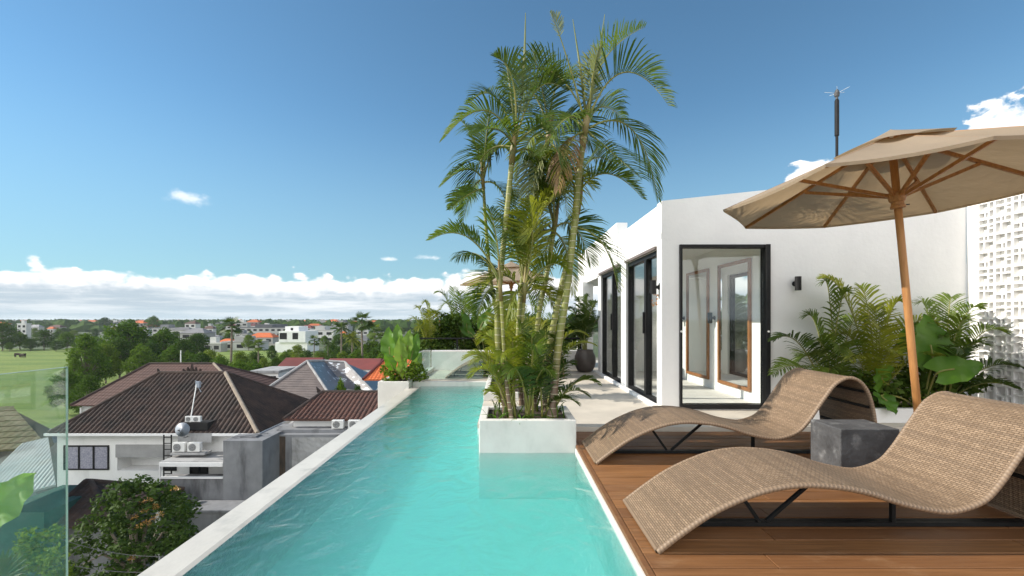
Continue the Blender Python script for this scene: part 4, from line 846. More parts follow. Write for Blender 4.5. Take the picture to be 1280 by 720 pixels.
lv = [(P(1166,452,5.25), P(1158,392,5.3), .30, (.25, -1, .15), dict(heart=.18, fold=.12, curl=.05)),
      (P(1172,466,5.05), P(1232,452,4.95), .17, (-.15, -.75, .7), dict(heart=.2, fold=.1, curl=.1, mt='bigleaf')),
      (P(1105,478,5.3), P(1098,460,5.2), .18, (0, -1, .3), dict(heart=.2, fold=.1)),
      (P(1102,494,5.2), P(1122,516,5.0), .10, (0, -.6, .8), dict(heart=.2, fold=.15)),
      (P(1140,440,5.4), P(1150,400,5.5), .18, (-.2, -1, .1), dict(heart=.2, fold=.12))]
leafplant('elephant_ear_plant', 'elephant ear plant with big round green leaves in the wall planter', 'plant', (4.65, 5.35, kz), lv, 'bigleaf')
bush('low dark leafy growth filling the wall planter', (4.3, 5.4, kz), [(V((x, 5.45+rnd(-.12, .2), kz+rnd(.12, .42))), (.20, .16, .15), 130) for x in [3.7+.12*i for i in range(15)]], .085, 'shrubleaf')
m = MB()
for i in range(26):
    x = rnd(3.6, 5.5); a = rnd(-2.6, -.5); l = rnd(.22, .42); strapleaf(m, (x, 5.25, kz+.03), (x+cos(a)*l*.8, 5.25+sin(a)*l*.5, kz+rnd(-.16, .1)), .010, .25)
tag(m.build('strap_plant', M['shrubleaf'], at=(4.5, 5.25, kz)), 'strap leaves spilling over the front of the wall planter', 'plant')
# big leafed plant just outside the near left glass, on a ledge of the building
b = MB(); b.box((-2.9, .3, -1.3), (-1.90, 2.0, -.75)); tag(b.build('ledge_planter', M['plaster'], at=(-2.4, 1.2, -1.3)), 'white ledge planter outside the near left glass', 'planter')
lv = [(P(-38,668,2.1), P(44,590,2.3), .105, (.35, -.7, .55), dict(fold=.3, curl=.03, mt='paleleaf')), (P(-70,640,2.4), P(-30,560,2.6), .12, (.3, -1, .4), dict(fold=.25))]
leafplant('banana_plant', 'bright yellow green broad leaf plant behind the near left glass', 'plant', (-2.45, 1.7, -.75), lv, 'paleleaf')
r = empty('fan_palm', (-2.35, 1.75, -.75)); tag(r, 'dark fan palm leaf behind the glass at the bottom left corner', 'palm')
for (cx_, cy_, dd) in ((-2, 728, 2.0),):
    m = MB(); c = P(cx_, cy_, dd)
    for i in range(19):
        a0 = R(-20+220*i/19); a1 = R(-20+220*(i+.92)/19); am_ = (a0+a1)/2; l = .125
        d0, d1, dm = [V((cos(a), .35*sin(a), sin(a))) for a in (a0, a1, am_)]
        m.add([c, c+d0*l*.75, c+dm*l*.72+V((0, -.012, 0)), c+d1*l*.75, c+dm*l], [(0, 1, 2), (0, 2, 3), (1, 4, 2), (2, 4, 3)])
    o = m.build('leaf', M['darkpalm'], r); q = MB(); petiole(q, [V((-2.35, 1.75, -.75)), c+V((0, 0, -.3)), c], .008); q.build('leaf_stalk', M['rachis'], o)

# ================================================================== HOUSES BELOW
def tileface(m, e0, e1, r0, r1, rib=.22, row=.3, amp=.035, step=.025, per=5):
    """A roof slope with curved tile columns and lapped rows between the eave e0-e1 and the ridge r0-r1."""
    e0, e1, r0, r1 = map(V, (e0, e1, r0, r1)); eu = (e1-e0); Lu = eu.length; eu.normalize()
    n = eu.cross(r0-e0)
    if n.length < 1e-6: n = eu.cross(r1-e0)
    n.normalize(); n = n if n.z > 0 else -n; ev = n.cross(eu); ev = ev if ev.z > 0 else -ev
    u0, v0 = (r0-e0).dot(eu), (r0-e0).dot(ev); u1, v1 = (r1-e0).dot(eu), (r1-e0).dot(ev); vm = max(v0, v1)
    nu = max(2, int(Lu/rib)*per); nv = max(2, int(vm/row))
    def vmax(u):
        a = vm
        if u < u0 and u0 > 1e-6: a = min(a, v0*u/u0)
        if u > u1 and Lu-u1 > 1e-6: a = min(a, v1*(Lu-u)/(Lu-u1))
        return max(a, 0.0)
    for i in range(nu):
        ua, ub = Lu*i/nu, Lu*(i+1)/nu; va, vb = vmax(ua), vmax(ub)
        ha, hb = amp*abs(sin(pi*ua/rib)), amp*abs(sin(pi*ub/rib))
        for j in range(nv):
            c, d = vm*j/nv, vm*(j+1)/nv
            if c >= va and c >= vb: break
            a1, b1 = min(c, va), min(c, vb); a2, b2 = min(d, va), min(d, vb)
            o = len(m.v)
            m.v += [e0+eu*ua+ev*a1+n*(ha+step), e0+eu*ub+ev*b1+n*(hb+step), e0+eu*ub+ev*b2+n*hb, e0+eu*ua+ev*a2+n*ha]
            m.f.append((o, o+1, o+2, o+3))
            if j == 0: k = len(m.v); m.v += [e0+eu*ua-V((0, 0, .06)), e0+eu*ub-V((0, 0, .06))]; m.f.append((k, k+1, o+1, o))
            else: k = len(m.v); m.v += [e0+eu*ua+ev*a1+n*ha, e0+eu*ub+ev*b1+n*hb]; m.f.append((k, k+1, o+1, o))
def hiproof(root, x0, x1, y0, y1, ze, zr, rx0, rx1, mt, rib=.22, row=.3, ridge='tiledark', per=5, amp=.035, sides=None, yr=None, step=.025):
    yr = (y0+y1)/2 if yr is None else yr
    A, B, C, D = V((x0, y0, ze)), V((x1, y0, ze)), V((x1, y1, ze)), V((x0, y1, ze)); E_, F_ = V((rx0, yr, zr)), V((rx1, yr, zr))
    m = MB()
    for k, (a, b, c, d) in enumerate(((A, B, E_, F_), (B, C, F_, F_), (D, A, E_, E_), (C, D, F_, E_))):
        if k == 3: m.add([C, D, E_, F_], [(0, 1, 2, 3)]); continue
        if sides and k in sides:
            q = MB(); tileface(q, a, b, c, d, rib, row, amp, step, per); q.build('roof_slope', M[sides[k]], root)
        else: tileface(m, a, b, c, d, rib, row, amp, step, per)
    m.add([A+V((.25,.25,-.05)), B+V((-.25,.25,-.05)), C+V((-.25,-.25,-.05)), D+V((.25,-.25,-.05))], [(3, 2, 1, 0)])
    ro = m.build('roof', M[mt], root)
    q = MB()
    for a, b in ((E_, F_), (A, E_), (D, E_), (C, F_)): q.tube([a+V((0, 0, .05)), b+V((0, 0, .05))], .11, 8)
    q.build('ridge_cap', M['tiledark' if mt != 'tilegrey' else 'tilegrey'], ro)
    q = MB(); q.tube([B+V((0, 0, .05)), B.lerp(F_, .5)+V((0, 0, .06)), F_+V((0, 0, .05))], .12, 8); q.build('ridge_cap', M[ridge], ro)
    return ro
def winpart(root, x0, x1, y, z0, z1, n, fill='darkvoid', t=.07):
    f = MB(); f.box((x0, y-.06, z0), (x1, y+.02, z0+t)); f.box((x0, y-.06, z1-t), (x1, y+.02, z1))
    for i in range(n+1): xx = x0+(x1-x0-t)*i/n; f.box((xx, y-.065, z0+t+.001), (xx+t, y+.02, z1-t-.001))
    o = f.build('window', M['frame'], root)
    q = MB(); q.box((x0+.01, y-.012, z0+.01), (x1-.01, y-.003, z1-.01)); q.build('pane', M[fill], o); return o
def ac(name_label, x, y, z, s=1., group='air conditioning units', proto=[None]):
    if proto[0] is None:
        r = empty('air_conditioner'); b = MB(); b.box((-.4, 0, .05), (.4, .3, .62)); b.build('casing', M['acwhite'], r, bevel=.02)
        f = MB(); f.lathe_axis([(.235, -.004), (.235, .02), (.2, .022), (.001, .022)], (-.08, 0, .335), (0, -1, 0), 24); f.build('fan_grille', M['fan'], r)
        w = MB()
        for k in range(1, 5): 
            rr = .05*k
            w.tube([V((-.08+rr*cos(a*pi/8), -.026, .335+rr*sin(a*pi/8))) for a in range(17)], .005, 4, False)
        w.build('fan_guard', M['acwhite'], r)
        g_ = MB(); g_.box((-.3, .05, 0), (-.24, .25, .049)); g_.box((.24, .05, 0), (.3, .25, .049)); g_.build('foot', M['fan'], r)
        proto[0] = r; o = r
    else: o = copy_tree(proto[0])
    o.location = (x, y, z); o.scale = (s,)*3; tag(o, name_label, 'air conditioner', group); return o
HY = 26.0
def hx(px, y=HY): return (px-CX)/F*y
def hz(py, y=HY): return CH-(py-CY)/F*y
# --- the white house with the dark tiled hip roof
H = empty('tiled_house', (hx(195), HY+4, GZ)); tag(H, 'white two storey house with dark ribbed hip roof, largest and nearest below', 'house')
w = MB(); x0, x1 = hx(66), hx(281); yb = HY+8.1
zb0, zb1 = hz(590), hz(558); bx0, bx1 = hx(142), hx(204)
yw = HY+.25
w.box((x0, yw, GZ), (bx0, yb, -5.02)); w.box((bx0+.001, yw, zb1), (bx1, yb, -5.021)); w.box((bx0+.001, yw, GZ), (bx1, yb, zb0)); w.box((bx1+.001, yw, GZ), (x1+1.7, yb, -5.022)); w.box((bx0+.001, yw+1.0, zb0), (bx1, yw+1.1, zb1))
w.build('wall', M['housewhite'], H)
b = MB(); b.box((bx0-.04, yw-.08, hz(573)), (bx1+.3, yw+.05, zb1+.04)); b.build('balcony_band', M['concretelight'], H)
hiproof(H, hx(66), hx(325), HY-.25, HY+8.4, -5.0, -2.25, hx(200, 30.1), hx(282, 30.1), 'tiledark', .26, .45, ridge='ridgepale', amp=.085, step=.012)
b = MB(); b.box((hx(62), HY-.34, -5.10), (hx(325), HY-.25, -4.97)); b.box((hx(325)+.001, HY-.34, -5.10), (hx(325)+.1, HY+8.4, -4.97)); b.build('gutter', M['housewhite'], H)
winpart(H, hx(75), hx(132), yw, hz(589), hz(558), 3, 'curtain')
# crown ornament on the ridge
m = MB(); c = V((hx(240, 30.1), 30.1, -2.2))
for k, (dx, h) in enumerate(((-.42, .25), (-.2, .36), (0, .55), (.2, .36), (.42, .25))): m.prism([(c.x+dx-.13, c.y-.05, c.z), (c.x+dx+.13, c.y-.05, c.z), (c.x+dx+.07+dx*.2, c.y-.05, c.z+h*.55), (c.x+dx+dx*.3, c.y-.05, c.z+h), (c.x+dx-.07+dx*.2, c.y-.05, c.z+h*.55)], (0, .1, 0))
m.box((c.x-.6, c.y-.08, c.z-.05), (c.x+.6, c.y+.08, c.z+.06)); m.prism([(hx(199,30.1)-.1, 30.05, -2.3), (hx(199,30.1)+.15, 30.05, -2.3), (hx(199,30.1)-.1, 30.05, -1.95)], (0, .12, 0)); m.build('ridge_ornament', M['tiledark'], H)
# lean-to: concrete balcony room, slab and grey wall in front
b = MB(); ya = HY-1.6; b.box((hx(200, ya), ya, hz(582, ya)), (hx(279, ya), HY+.24, hz(577, ya))); b.build('canopy_slab', M['concretelight'], H)
b = MB(); b.box((hx(199.5, ya), ya-.06, hz(583, ya)), (hx(279, ya), ya-.001, hz(578, ya))); b.box((hx(199.5, ya), ya-.06, hz(598, ya)), (hx(279, ya), ya+.1, hz(596, ya))); b.box((hx(199.5, ya), ya-.05, hz(596, ya)), (hx(200.6, ya), ya+.05, hz(583, ya))); b.build('balcony_trim', M['housewhite'], H)
b = MB(); b.box((hx(200, ya), ya+.02, GZ), (hx(278.8, ya), HY-.9, hz(598, ya))); b.build('balcony_wall', M['concrete'], H)
winpart(H, hx(234), hx(257), yw, hz(598), hz(580), 2); winpart(H, hx(200.5), hx(217), yw, hz(590), hz(580), 1)
# notch with plant on the roof: concrete back wall, AC pairs, dish, poles
b = MB(); b.box((hx(215, HY-.8), HY-.36, hz(556, HY-.8)), (hx(258, HY-.8), HY-.345, hz(544, HY-.8))); b.box((hx(215, HY-.8), HY-.95, hz(568, HY-.8)), (hx(258, HY-.8), HY-.345, hz(565.5, HY-.8))); b.build('service_shelf', M['concretelight'], H)
ac('white air conditioner standing on the shelf, left one of the lower pair', hx(223.5, HY-.8), HY-.85, hz(565.5, HY-.8), .82); ac('white air conditioner standing on the shelf, right one of the lower pair', hx(242.5, HY-.8), HY-.85, hz(565.5, HY-.8), .82)
zz = hz(527.5)
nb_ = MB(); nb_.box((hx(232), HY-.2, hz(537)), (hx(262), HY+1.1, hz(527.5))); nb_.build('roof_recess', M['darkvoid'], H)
ac('small air conditioner up in the roof notch, left one above the dish', hx(237.5), HY-.1, zz, .52); ac('small air conditioner up in the roof notch, right one above the dish', hx(247), HY-.1, zz, .52)
d = empty('satellite_dish', (hx(228, HY-.8), HY-.6, hz(545, HY-.8))); tag(d, 'grey round satellite dish at the eave beside the roof notch', 'satellite dish')
c = V((hx(228, HY-.8), HY-.75, hz(537, HY-.8))); ax = V((.15, -1, .12)); m = MB(); m.lathe_axis([(.36, .06), (.30, .01), (.2, -.03), (.001, -.055), (.2, -.025), (.30, .016), (.36, .06)], c, ax, 28); m.build('dish_bowl', M['dish'], d, smooth=True)
m = MB(); m.tube([c+V((0, 0, -.3)), c+ax.normalized()*.45], .012, 6); m.box((c.x+.05, c.y-.50, c.z+.02), (c.x+.12, c.y-.42, c.z+.09)); m.build('receiver_arm', M['fan'], d)
m = MB(); m.tube([(c.x, c.y+.08, c.z), (c.x, c.y+.08, hz(548, HY-.8)), (c.x-.0, HY-.3, hz(548, HY-.8))], .025, 8); m.build('dish_mount', M['fan'], d)
d = empty('antenna_pole', (hx(227, HY-.8), HY-.3, hz(540, HY-.8))); tag(d, 'slanting white antenna pole leaning over the dark tiled roof', 'antenna')
a_, b_ = V((hx(228, HY-.8), HY-.3, hz(541, HY-.8))), P(246, 478, HY+1.2); m = MB(); m.tube([a_, b_], .028, 8); m.build('pole', M['acwhite'], d)
m = MB(); m.box((b_.x-.02, b_.y-.1, b_.z-.28), (b_.x+.2, b_.y+.05, b_.z+.06)); m.tube([b_+V((.1, 0, -.3)), b_+V((.25, 0, -.55))], .02, 6); m.tube([b_+V((-.1, 0, .1)), b_+V((.3, 0, -.05))], .015, 6); m.build('antenna_head', M['dish'], d)
m = MB()
for x in (hx(203.5, HY-.8), hx(213, HY-.8)): m.box((x-.025, HY-.75, hz(597, HY-.8)), (x+.025, HY-.70, hz(544, HY-.8)))
for k in range(7): z = hz(547+k*7.6, HY-.8); m.box((hx(203.5, HY-.8)+.026, HY-.74, z-.02), (hx(213, HY-.8)-.026, HY-.71, z+.02))
tag(m.build('ladder', M['frame'], at=(hx(208, HY-.8), HY-.7, hz(597, HY-.8))), 'dark metal ladder against the white house next to the air conditioners', 'ladder')
b = MB(); b.box((hx(279, ya-.2), ya-.2, GZ), (hx(328, ya-.2), HY+2.2, hz(551, ya-.2))); b.box((hx(292, ya-.2), ya+.4, hz(551, ya-.2)+.001), (hx(312, ya-.2), ya+1.0, hz(549, ya-.2))); b.bar((hx(285, ya-.2), ya+.2, hz(549, ya-.2)), (hx(322, ya-.2), ya+.9, hz(548, ya-.2)), .05, .05)
tag(b.build('concrete_block', M['concrete'], at=(hx(303, ya-.2), HY, GZ)), 'plain grey concrete wall block at the right corner of the white house', 'outbuilding')
b = MB(); b.box((hx(232, ya-1.4), ya-1.4, GZ), (hx(300, ya-1.4), ya-.201, hz(640, ya-1.4))); b.box((hx(230, ya-1.4), ya-1.5, hz(640, ya-1.4)+.001), (hx(305, ya-1.4), ya-.21, hz(637, ya-1.4))); tag(b.build('low_wall', M['concrete'], at=(hx(265, ya-1.4), ya-1, GZ)), 'low stained concrete wall at the foot of the white house', 'wall')
b = MB(); b.prism([(hx(328), HY+1.5, hz(548)), (hx(333), HY+1.2, hz(548)), (hx(357), HY+5.5, hz(526)), (hx(353), HY+5.8, hz(524))], (0, 0, -.35)); tag(b.build('parapet', M['concretelight'], at=(hx(340), HY+3, hz(548))), 'pale sloping parapet between the white house and the small tiled house', 'wall')
bush('leafy bush low behind the near left glass, right of the dark fan leaf', tuple(P(66, 760, 13)), [(P(rnd(30, 84), rnd(655, 740), 13+rnd(-.4, .4)), (.34, .3, .28), 150) for i in range(16)], .14, 'treeleaf3')
# --- brown roofed house behind
H2 = empty('tiled_house', (hx(190, 42), 44, GZ)); tag(H2, 'house with a plain brown hip roof directly behind the dark ribbed roof', 'house')
w = MB(); w.box((hx(96, 40), 40.5, GZ), (hx(285, 40), 50.5, hz(509, 40))); w.build('wall', M['housewhite'], H2)
hiproof(H2, hx(88, 40), hx(318, 40), 40, 51, hz(507, 40), hz(455, 45.5), hx(187, 45.5), hx(267, 45.5), 'tilebrown', .3, .42, ridge='ridgepale', per=3, amp=.03)
m = MB(); m.box((hx(97, 40), 40.2, GZ), (hx(98.5, 40), 40.4, hz(510, 40))); m.build('post', M['acwhite'], H2)
# --- small tiled house on the right with two AC units
H3 = empty('tiled_house', (hx(418, 27), 30, GZ)); tag(H3, 'small house with mottled red brown ribbed roof beside the pool edge', 'house')
y = 27.; w = MB(); w.box((hx(364, y), y+.3, GZ), (hx(492, y), y+6, hz(526, y))); w.build('wall', M['housewhite'], H3)
hiproof(H3, hx(357, y), hx(520, y), y-.2, y+6.5, hz(524, y), hz(491, y+3.1), hx(403, y+3.1), hx(500, y+3.1), 'tilelow', .26, .36, amp=.08, step=.02)
m = MB(); q = V((hx(403, y+3.1), y+3.1, hz(491, y+3.1))); m.prism([q+V((-.3, -.06, 0)), q+V((.25, -.06, 0)), q+V((-.1, -.06, .12)), q+V((-.38, -.06, .38))], (0, .12, 0)); m.build('ridge_ornament', M['tiledark'], H3)
b = MB(); b.box((hx(342, y), y-1.0, GZ), (hx(446, y), y+.299, hz(538, y))); b.box((hx(446, y)+.001, y-1.3, GZ), (hx(500, y), y+.299, hz(545, y))); b.box((hx(352, y), y-.6, hz(538, y)+.002), (hx(475, y), y+.2, hz(534, y))); b.build('terrace_wall', M['concrete'], H3)
m = MB(); m.box((hx(360, y), y-1.012, hz(590, y)), (hx(367, y), y-1.0015, hz(540, y))); m.build('rust_stain_panel', mat('rusty_stain', (.10,.07,.05), (.04,.035,.03), 3, .9, stretch=(4,1,.4)), H3)
m = MB(); N = 12
m.add([(hx(375+ (430-375)*i/N, y), y-1.03-.05*mnoise.noise(V((i*.9, j*.7, 3))), hz(541+(585-541)*j/N, y)) for j in range(N+1) for i in range(N+1)], [(j*(N+1)+i, j*(N+1)+i+1, (j+1)*(N+1)+i+1, (j+1)*(N+1)+i) for j in range(N) for i in range(N)])
tag(m.build('tarpaulin', M['concretelight'], at=(hx(400, y), y-1, hz(585, y))), 'grey tarpaulin sheet hung on the concrete wall below the small tiled house', 'tarpaulin')
ac('air conditioner under the small tiled roof, left one, fully visible', hx(426, y), y-.55, hz(534, y)+.002, .8); ac('air conditioner under the small tiled roof, right one, cut off by the pool edge', hx(446, y), y-.55, hz(534, y)+.002, .8)
# --- grey hip roof behind with blue grey patched slope
H4 = empty('tiled_house', (hx(405, 46), 50, GZ)); tag(H4, 'house with grey brown hip roof and a blue white patched slope', 'house')
y = 44.; w = MB(); w.box((hx(345, y), y+1, GZ), (hx(480, y), y+10, hz(512, y))); w.build('wall', M['housewhite'], H4)
A0, A1, A2, A3, A4 = P(312, 501, 44), P(418, 503, 44), P(384, 452, 48.5), P(405, 451.5, 56), P(434, 486, 53)
m = MB(); tileface(m, A0, A1, A2, A2, .9, .32, .004, .03, 2); m.add([A0, A2, A3, P(318, 485, 60)], [(0, 1, 2, 3)]); m.build('roof', M['tilegrey'], H4)
m = MB(); m.add([A1, A4, A3, A2], [(0, 1, 2, 3)]); m.build('roof_slope', M['tilenavy'], H4)
B0, B1, B2, B3, B4 = A4.copy(), P(467, 491, 51), P(431, 453, 56), A3.copy(), P(480, 474, 60)
m = MB(); m.add([B0, B1, B2, B3], [(0, 1, 2, 3)]); m.build('roof_slope', M['tileblue'], H4)
m = MB(); m.add([B1, B4, B2], [(0, 1, 2)]); m.build('roof_slope', M['tilenavy'], H4)
m = MB(); m.add([B2, B3, P(400, 470, 64), P(470, 470, 64)], [(0, 1, 2, 3)]); m.build('roof_slope', M['tilegrey'], H4)
m = MB()
for a, b2 in ((A0, A2), (A1, A2), (A2, A3), (B3, B2), (B1, B2)): m.tube([a+V((0, 0, .06)), b2+V((0, 0, .06))], .13, 7)
m.build('ridge_cap', M['concretelight'], H4)
# --- orange roof and maroon roof behind the planter
H5 = empty('tiled_house', (hx(478, 40), 42, GZ)); tag(H5, 'house with bright orange tiled roof just left of the pool end planter', 'house')
y = 40.; w = MB(); w.box((hx(470, y), y+.5, GZ), (hx(540, y), y+8, hz(482, y))); w.build('wall', M['housewhite'], H5)
m = MB(); tileface(m, P(455, 475, 39), P(530, 475, 39), P(500, 432, 46), P(530, 432, 46), .3, .4, .05, .03, 4); m.build('roof', M['tileorange'], H5)
m = MB(); m.tube([P(454, 474, 39), P(500, 431, 46)], .13, 7); m.build('ridge_cap', M['tilered'], H5)
def flatroof(label, px0, px1, pyt, pyb, y, mt, wmt='housewhite', dep=8, over=.0, name='house', wbot=None, h0=None):
    r = empty(name, (hx((px0+px1)/2, y), y, GZ)); tag(r, label, 'house'); x0, x1 = hx(px0, y), hx(px1, y); zt, ze = hz(pyt, y), hz(pyb, y)
    m = MB(); m.add([(x0, y, ze), (x1, y, ze), (x1-(x1-x0)*.04, y+dep*.5, zt), (x0+(x1-x0)*.04, y+dep*.5, zt), (x1, y+dep, ze), (x0, y+dep, ze)], [(0,1,2,3), (3,2,4,5), (0,3,5), (1,4,2)]); m.build('roof', M[mt], r)
    w = MB(); w.box((x0+.3, y+.3, GZ), (x1-.3, y+dep-.3, ze-.02)); w.build('wall', M[wmt], r); return r
flatroof('long low maroon roof behind the grey hip roof, left part', 338, 392, 450, 466, 62, 'tilered'); flatroof('long low maroon roof behind the grey hip roof, right part by the palms', 396, 470, 451, 462, 64, 'tilered')
wb = empty('white_block_house', (hx(332, 58), 59, GZ)); tag(wb, 'low white flat roofed block with dark openings beside the water tank', 'house')
y = 58.; w = MB(); w.box((hx(316, y), y, GZ), (hx(348, y), y+5, hz(466, y))); w.build('wall', M['housewhite'], wb); w = MB(); w.box((hx(314, y), y-.3, hz(466, y)+.001), (hx(350, y), y+5.2, hz(463, y))); w.build('roof', M['concretelight'], wb)
for k in range(3): winpart(wb, hx(318+k*10, y), hx(325+k*10, y), y, hz(482, y), hz(470, y), 1)
t = empty('water_tank', (hx(351, 55), 55, GZ)); tag(t, 'ribbed grey water tank on a stand left of the grey hip roof', 'water tank'); c = V((hx(351, 55), 55, hz(472, 55)))
m = MB(); pr = []
for k in range(6): pr += [(.5, .22*k), (.52, .22*k+.1), (.5, .22*k+.2)]
pr += [(.3, 1.42), (.12, 1.48), (.12, 1.6), (.001, 1.6)]; m.lathe([(.001, 0)]+pr, c, 20); m.build('tank_body', M['tank'], t)
m = MB()
for dx, dy in ((-.35, -.35), (.35, -.35), (.35, .35), (-.35, .35)): m.box((c.x+dx-.06, c.y+dy-.06, GZ), (c.x+dx+.06, c.y+dy+.06, c.z-.05))
m.box((c.x-.5, c.y-.5, c.z-.049), (c.x+.5, c.y+.5, c.z-.001)); m.build('stand', M['concretelight'], t)
# --- dark small roof and the roofs seen through the glass
H6 = empty('tiled_house', (hx(108, 21), 22, GZ)); tag(H6, 'small dark tiled hip roof in shade at the foot of the white house', 'house')
y = 20.; w = MB(); w.box((hx(70, y), y+.4, GZ), (hx(128, y), y+3, hz(650, y))); w.build('wall', M['concrete'], H6)
hiproof(H6, hx(55, y), hx(150, y), y-.3, y+4, hz(655, y), hz(603, y+1.8), hx(106, y+1.8), hx(112, y+1.8), 'tiledark', .26, .3, amp=.04)
sh = empty('metal_shed', (hx(20, 19), 19, GZ)); tag(sh, 'shed with a grey corrugated sheet roof seen through the near left glass', 'shed')
m = MB(); tileface(m, P(-60, 640, 18), P(70, 606, 19.2), P(-60, 575, 22), P(64, 556, 23.5), .16, 9, .03, 0, 4); m.build('roof', M['corrugated'], sh)
m = MB(); m.box((hx(-60, 18), 19.3, GZ), (hx(52, 19.2), 22.5, hz(632, 20))); m.build('wall', M['darkgreen'], sh)
th = empty('thatched_house', (hx(0, 30), 31, GZ)); tag(th, 'old mossy brown roof behind the shed, seen through the near left glass', 'house')
m = MB(); tileface(m, P(-120, 570, 27), P(62, 560, 27), P(-60, 512, 31), P(20, 514, 31), .5, .5, .05, .05, 3); m.add([P(62, 560, 27), P(80, 545, 34), P(20, 514, 31)], [(0, 1, 2)]); m.build('roof', M['thatch'], th)
m = MB(); m.box((hx(-110, 28), 28, GZ), (hx(45, 28), 33, hz(560, 28))); m.build('wall', M['concrete'], th)
# cables in front of the fruit tree
for k, (a, c, lb) in enumerate((((60, 668, 14), (260, 690, 15), 'thin dark overhead cable crossing the fruit tree, upper one'), ((60, 700, 14), (280, 702, 15), 'thin dark overhead cable crossing the fruit tree, lower one'))):
    A, B = P(*a), P(*c); m = MB(); m.tube([A.lerp(B, i/12)-V((0, 0, .35*4*(i/12)*(1-i/12))) for i in range(13)], .009, 5); tag(m.build('overhead_cable', M['fan'], at=tuple(A)), lb, 'cable', 'overhead cables')

# ================================================================== TREES
def treemesh(kind, seed, h, w, n, sz, mt, base=.35):
    """One broadleaf tree built from many leaf faces gathered in clumps on limbs; origin at the foot."""
    random.seed(seed); root = empty('leafy_tree'); t = MB(); cr = MB(); top = h*base
    t.tube([(0, 0, 0), (.1, .05, top*.6), (.05, -.1, top*1.1), (.0, 0, h*.75)], [h*.028, h*.02, h*.017, h*.006], 8)
    nc = 26
    for i in range(nc):
        a = 2.399*i; u = (i+.5)/nc; zc = top+(h-top)*(.12+.8*u); rr = w*.5*(.85*sin(pi*min(1, .22+u*.78)))*rnd(.5, 1.12)
        c = V((cos(a)*rr, sin(a)*rr, zc+rnd(-.05, .05)*h)); q = w*.165*rnd(.65, 1.45)
        t.tube([(0, 0, top*.8+u*(h*.75-top)*.5), (c.x*.55, c.y*.55, c.z*.9), c], [h*.009, h*.006, h*.002], 5)
        leafball(cr, c, q, q, q*.72, n//nc, sz)
    t.build('trunk', M['bark'], root, smooth=True); cr.build('crown', M[mt], root); random.seed(seed+99); return root
def palmmesh(seed, h, n, ln, mt, fan=False):
    random.seed(seed); root = empty('tall_palm'); t = MB(); t.tube([(0, 0, 0), (.12, .05, h*.4), (.05, 0, h*.8), (0, 0, h)], [.24, .17, .15, .13], 8); t.build('trunk', M['bark'], root, smooth=True)
    c = MB()
    for i in range(n):
        a = 2.399*i; e = R(rnd(-50, 75) if not fan else rnd(-45, 80)); d = V((cos(a), sin(a), 0)); l = ln*rnd(.8, 1.1); p0 = V((0, 0, h))
        mid = p0+d*l*.5*cos(e)+V((0, 0, l*.55*sin(e)+.12*l)); tip = p0+d*l*(.6+.4*cos(e))*max(.35, cos(e))+V((0, 0, l*(.6*sin(e)-.25)))
        if fan:
            b = bez(p0, mid, tip, .5); ax = (tip-p0).normalized(); s0 = ax.cross(V((rnd(-.3, .3), rnd(-.3, .3), 1))).normalized(); c.tube([p0, b], [.03, .02], 4)
            for k in range(13):
                f = (k-6)/6; dd = (ax*cos(f*1.7)+s0*sin(f*1.7)-V((0, 0, .18))).normalized(); L_ = l*.52*(1-.25*abs(f)); w = ax.cross(dd); w = (s0*cos(f*1.7)-ax*sin(f*1.7))*.055*l/1.6
                c.add([b, b+dd*L_*.55+w, b+dd*L_, b+dd*L_*.55-w], [(0, 1, 2, 3)])
        else:
            c.tube([bez(p0, mid, tip, q/5) for q in range(6)], [.04, .035, .03, .025, .02, .01], 4)
            sd = d.cross(V((0, 0, 1)))
            for k in range(13):
                t_ = .15+.83*k/12; b = bez(p0, mid, tip, t_); tg = (bez(p0, mid, tip, min(1, t_+.05))-b).normalized() if t_ < .96 else tg
                for sg in (-1, 1):
                    dd = (sd*sg*.85+tg*.6+V((0, 0, -.35))).normalized(); L_ = l*.26*(1-.5*t_)
                    c.add([b-tg*.05, b+tg*.05, b+dd*L_*.6+tg*.05-V((0,0,.02)), b+dd*L_-V((0, 0, L_*.2))], [(0, 1, 2, 3)])
    c.build('crown', M[mt], root); return root
# the fruit tree with dry flower clusters, lower left
FT = empty('fruit_tree', P(165, 660, 18.5)*1); FT.location.z = GZ; tag(FT, 'dense fruit tree with pale orange flower clusters, below the pool edge', 'tree')
cr = MB(); fl = MB(); random.seed(21); tc = P(160, 668, 18.5)
cl_ = []
for px, py in ((150,612),(175,606),(198,612),(216,622),(225,640),(130,630),(160,630),(190,632),(112,655),(140,655),(170,655),(205,655),(228,662),(98,680),(125,682),(155,685),(185,685),(212,682),(100,708),(135,715),(165,715),(80,720),(110,735),(150,740),(185,720)):
    c = P(px, py, 18.5+rnd(-.5, .3)-(.9-abs(px-160)/110)); cl_.append(c); leafball(cr, c, .44, .45, .38, 210, .18)
for i in range(30): a = rnd(0, 6.28); leafball(cr, tc+V((cos(a)*1.35, 1.3+sin(a)*.8, rnd(-2.2, .8))), .5, .5, .45, 130, .2)
cr.build('crown', M['fruitleaf'], FT)
for px, py in ((178,630),(186,626),(193,634),(168,648),(192,650),(182,655),(174,660),(188,657),(219,612),(196,636),(165,700),(200,645),(181,640)):
    c = P(px, py, 18.5-1.15+rnd(-.1, .15)); c.y = min(c.y, 17.6); fl = MB()
    for k in range(46):
        d = V((random.gauss(0, 1), random.gauss(0, .8), abs(random.gauss(0, 1)))).normalized()*rnd(.03, .15); s = .028
        e = V((rnd(-1, 1), rnd(-1, 1), rnd(-1, 1))).normalized()*s; fl.add([c+d-e, c+d*1.25, c+d+e, c+d*.8], [(0, 1, 2, 3)])
    fl.build('flower_cluster', M['flower'], FT)
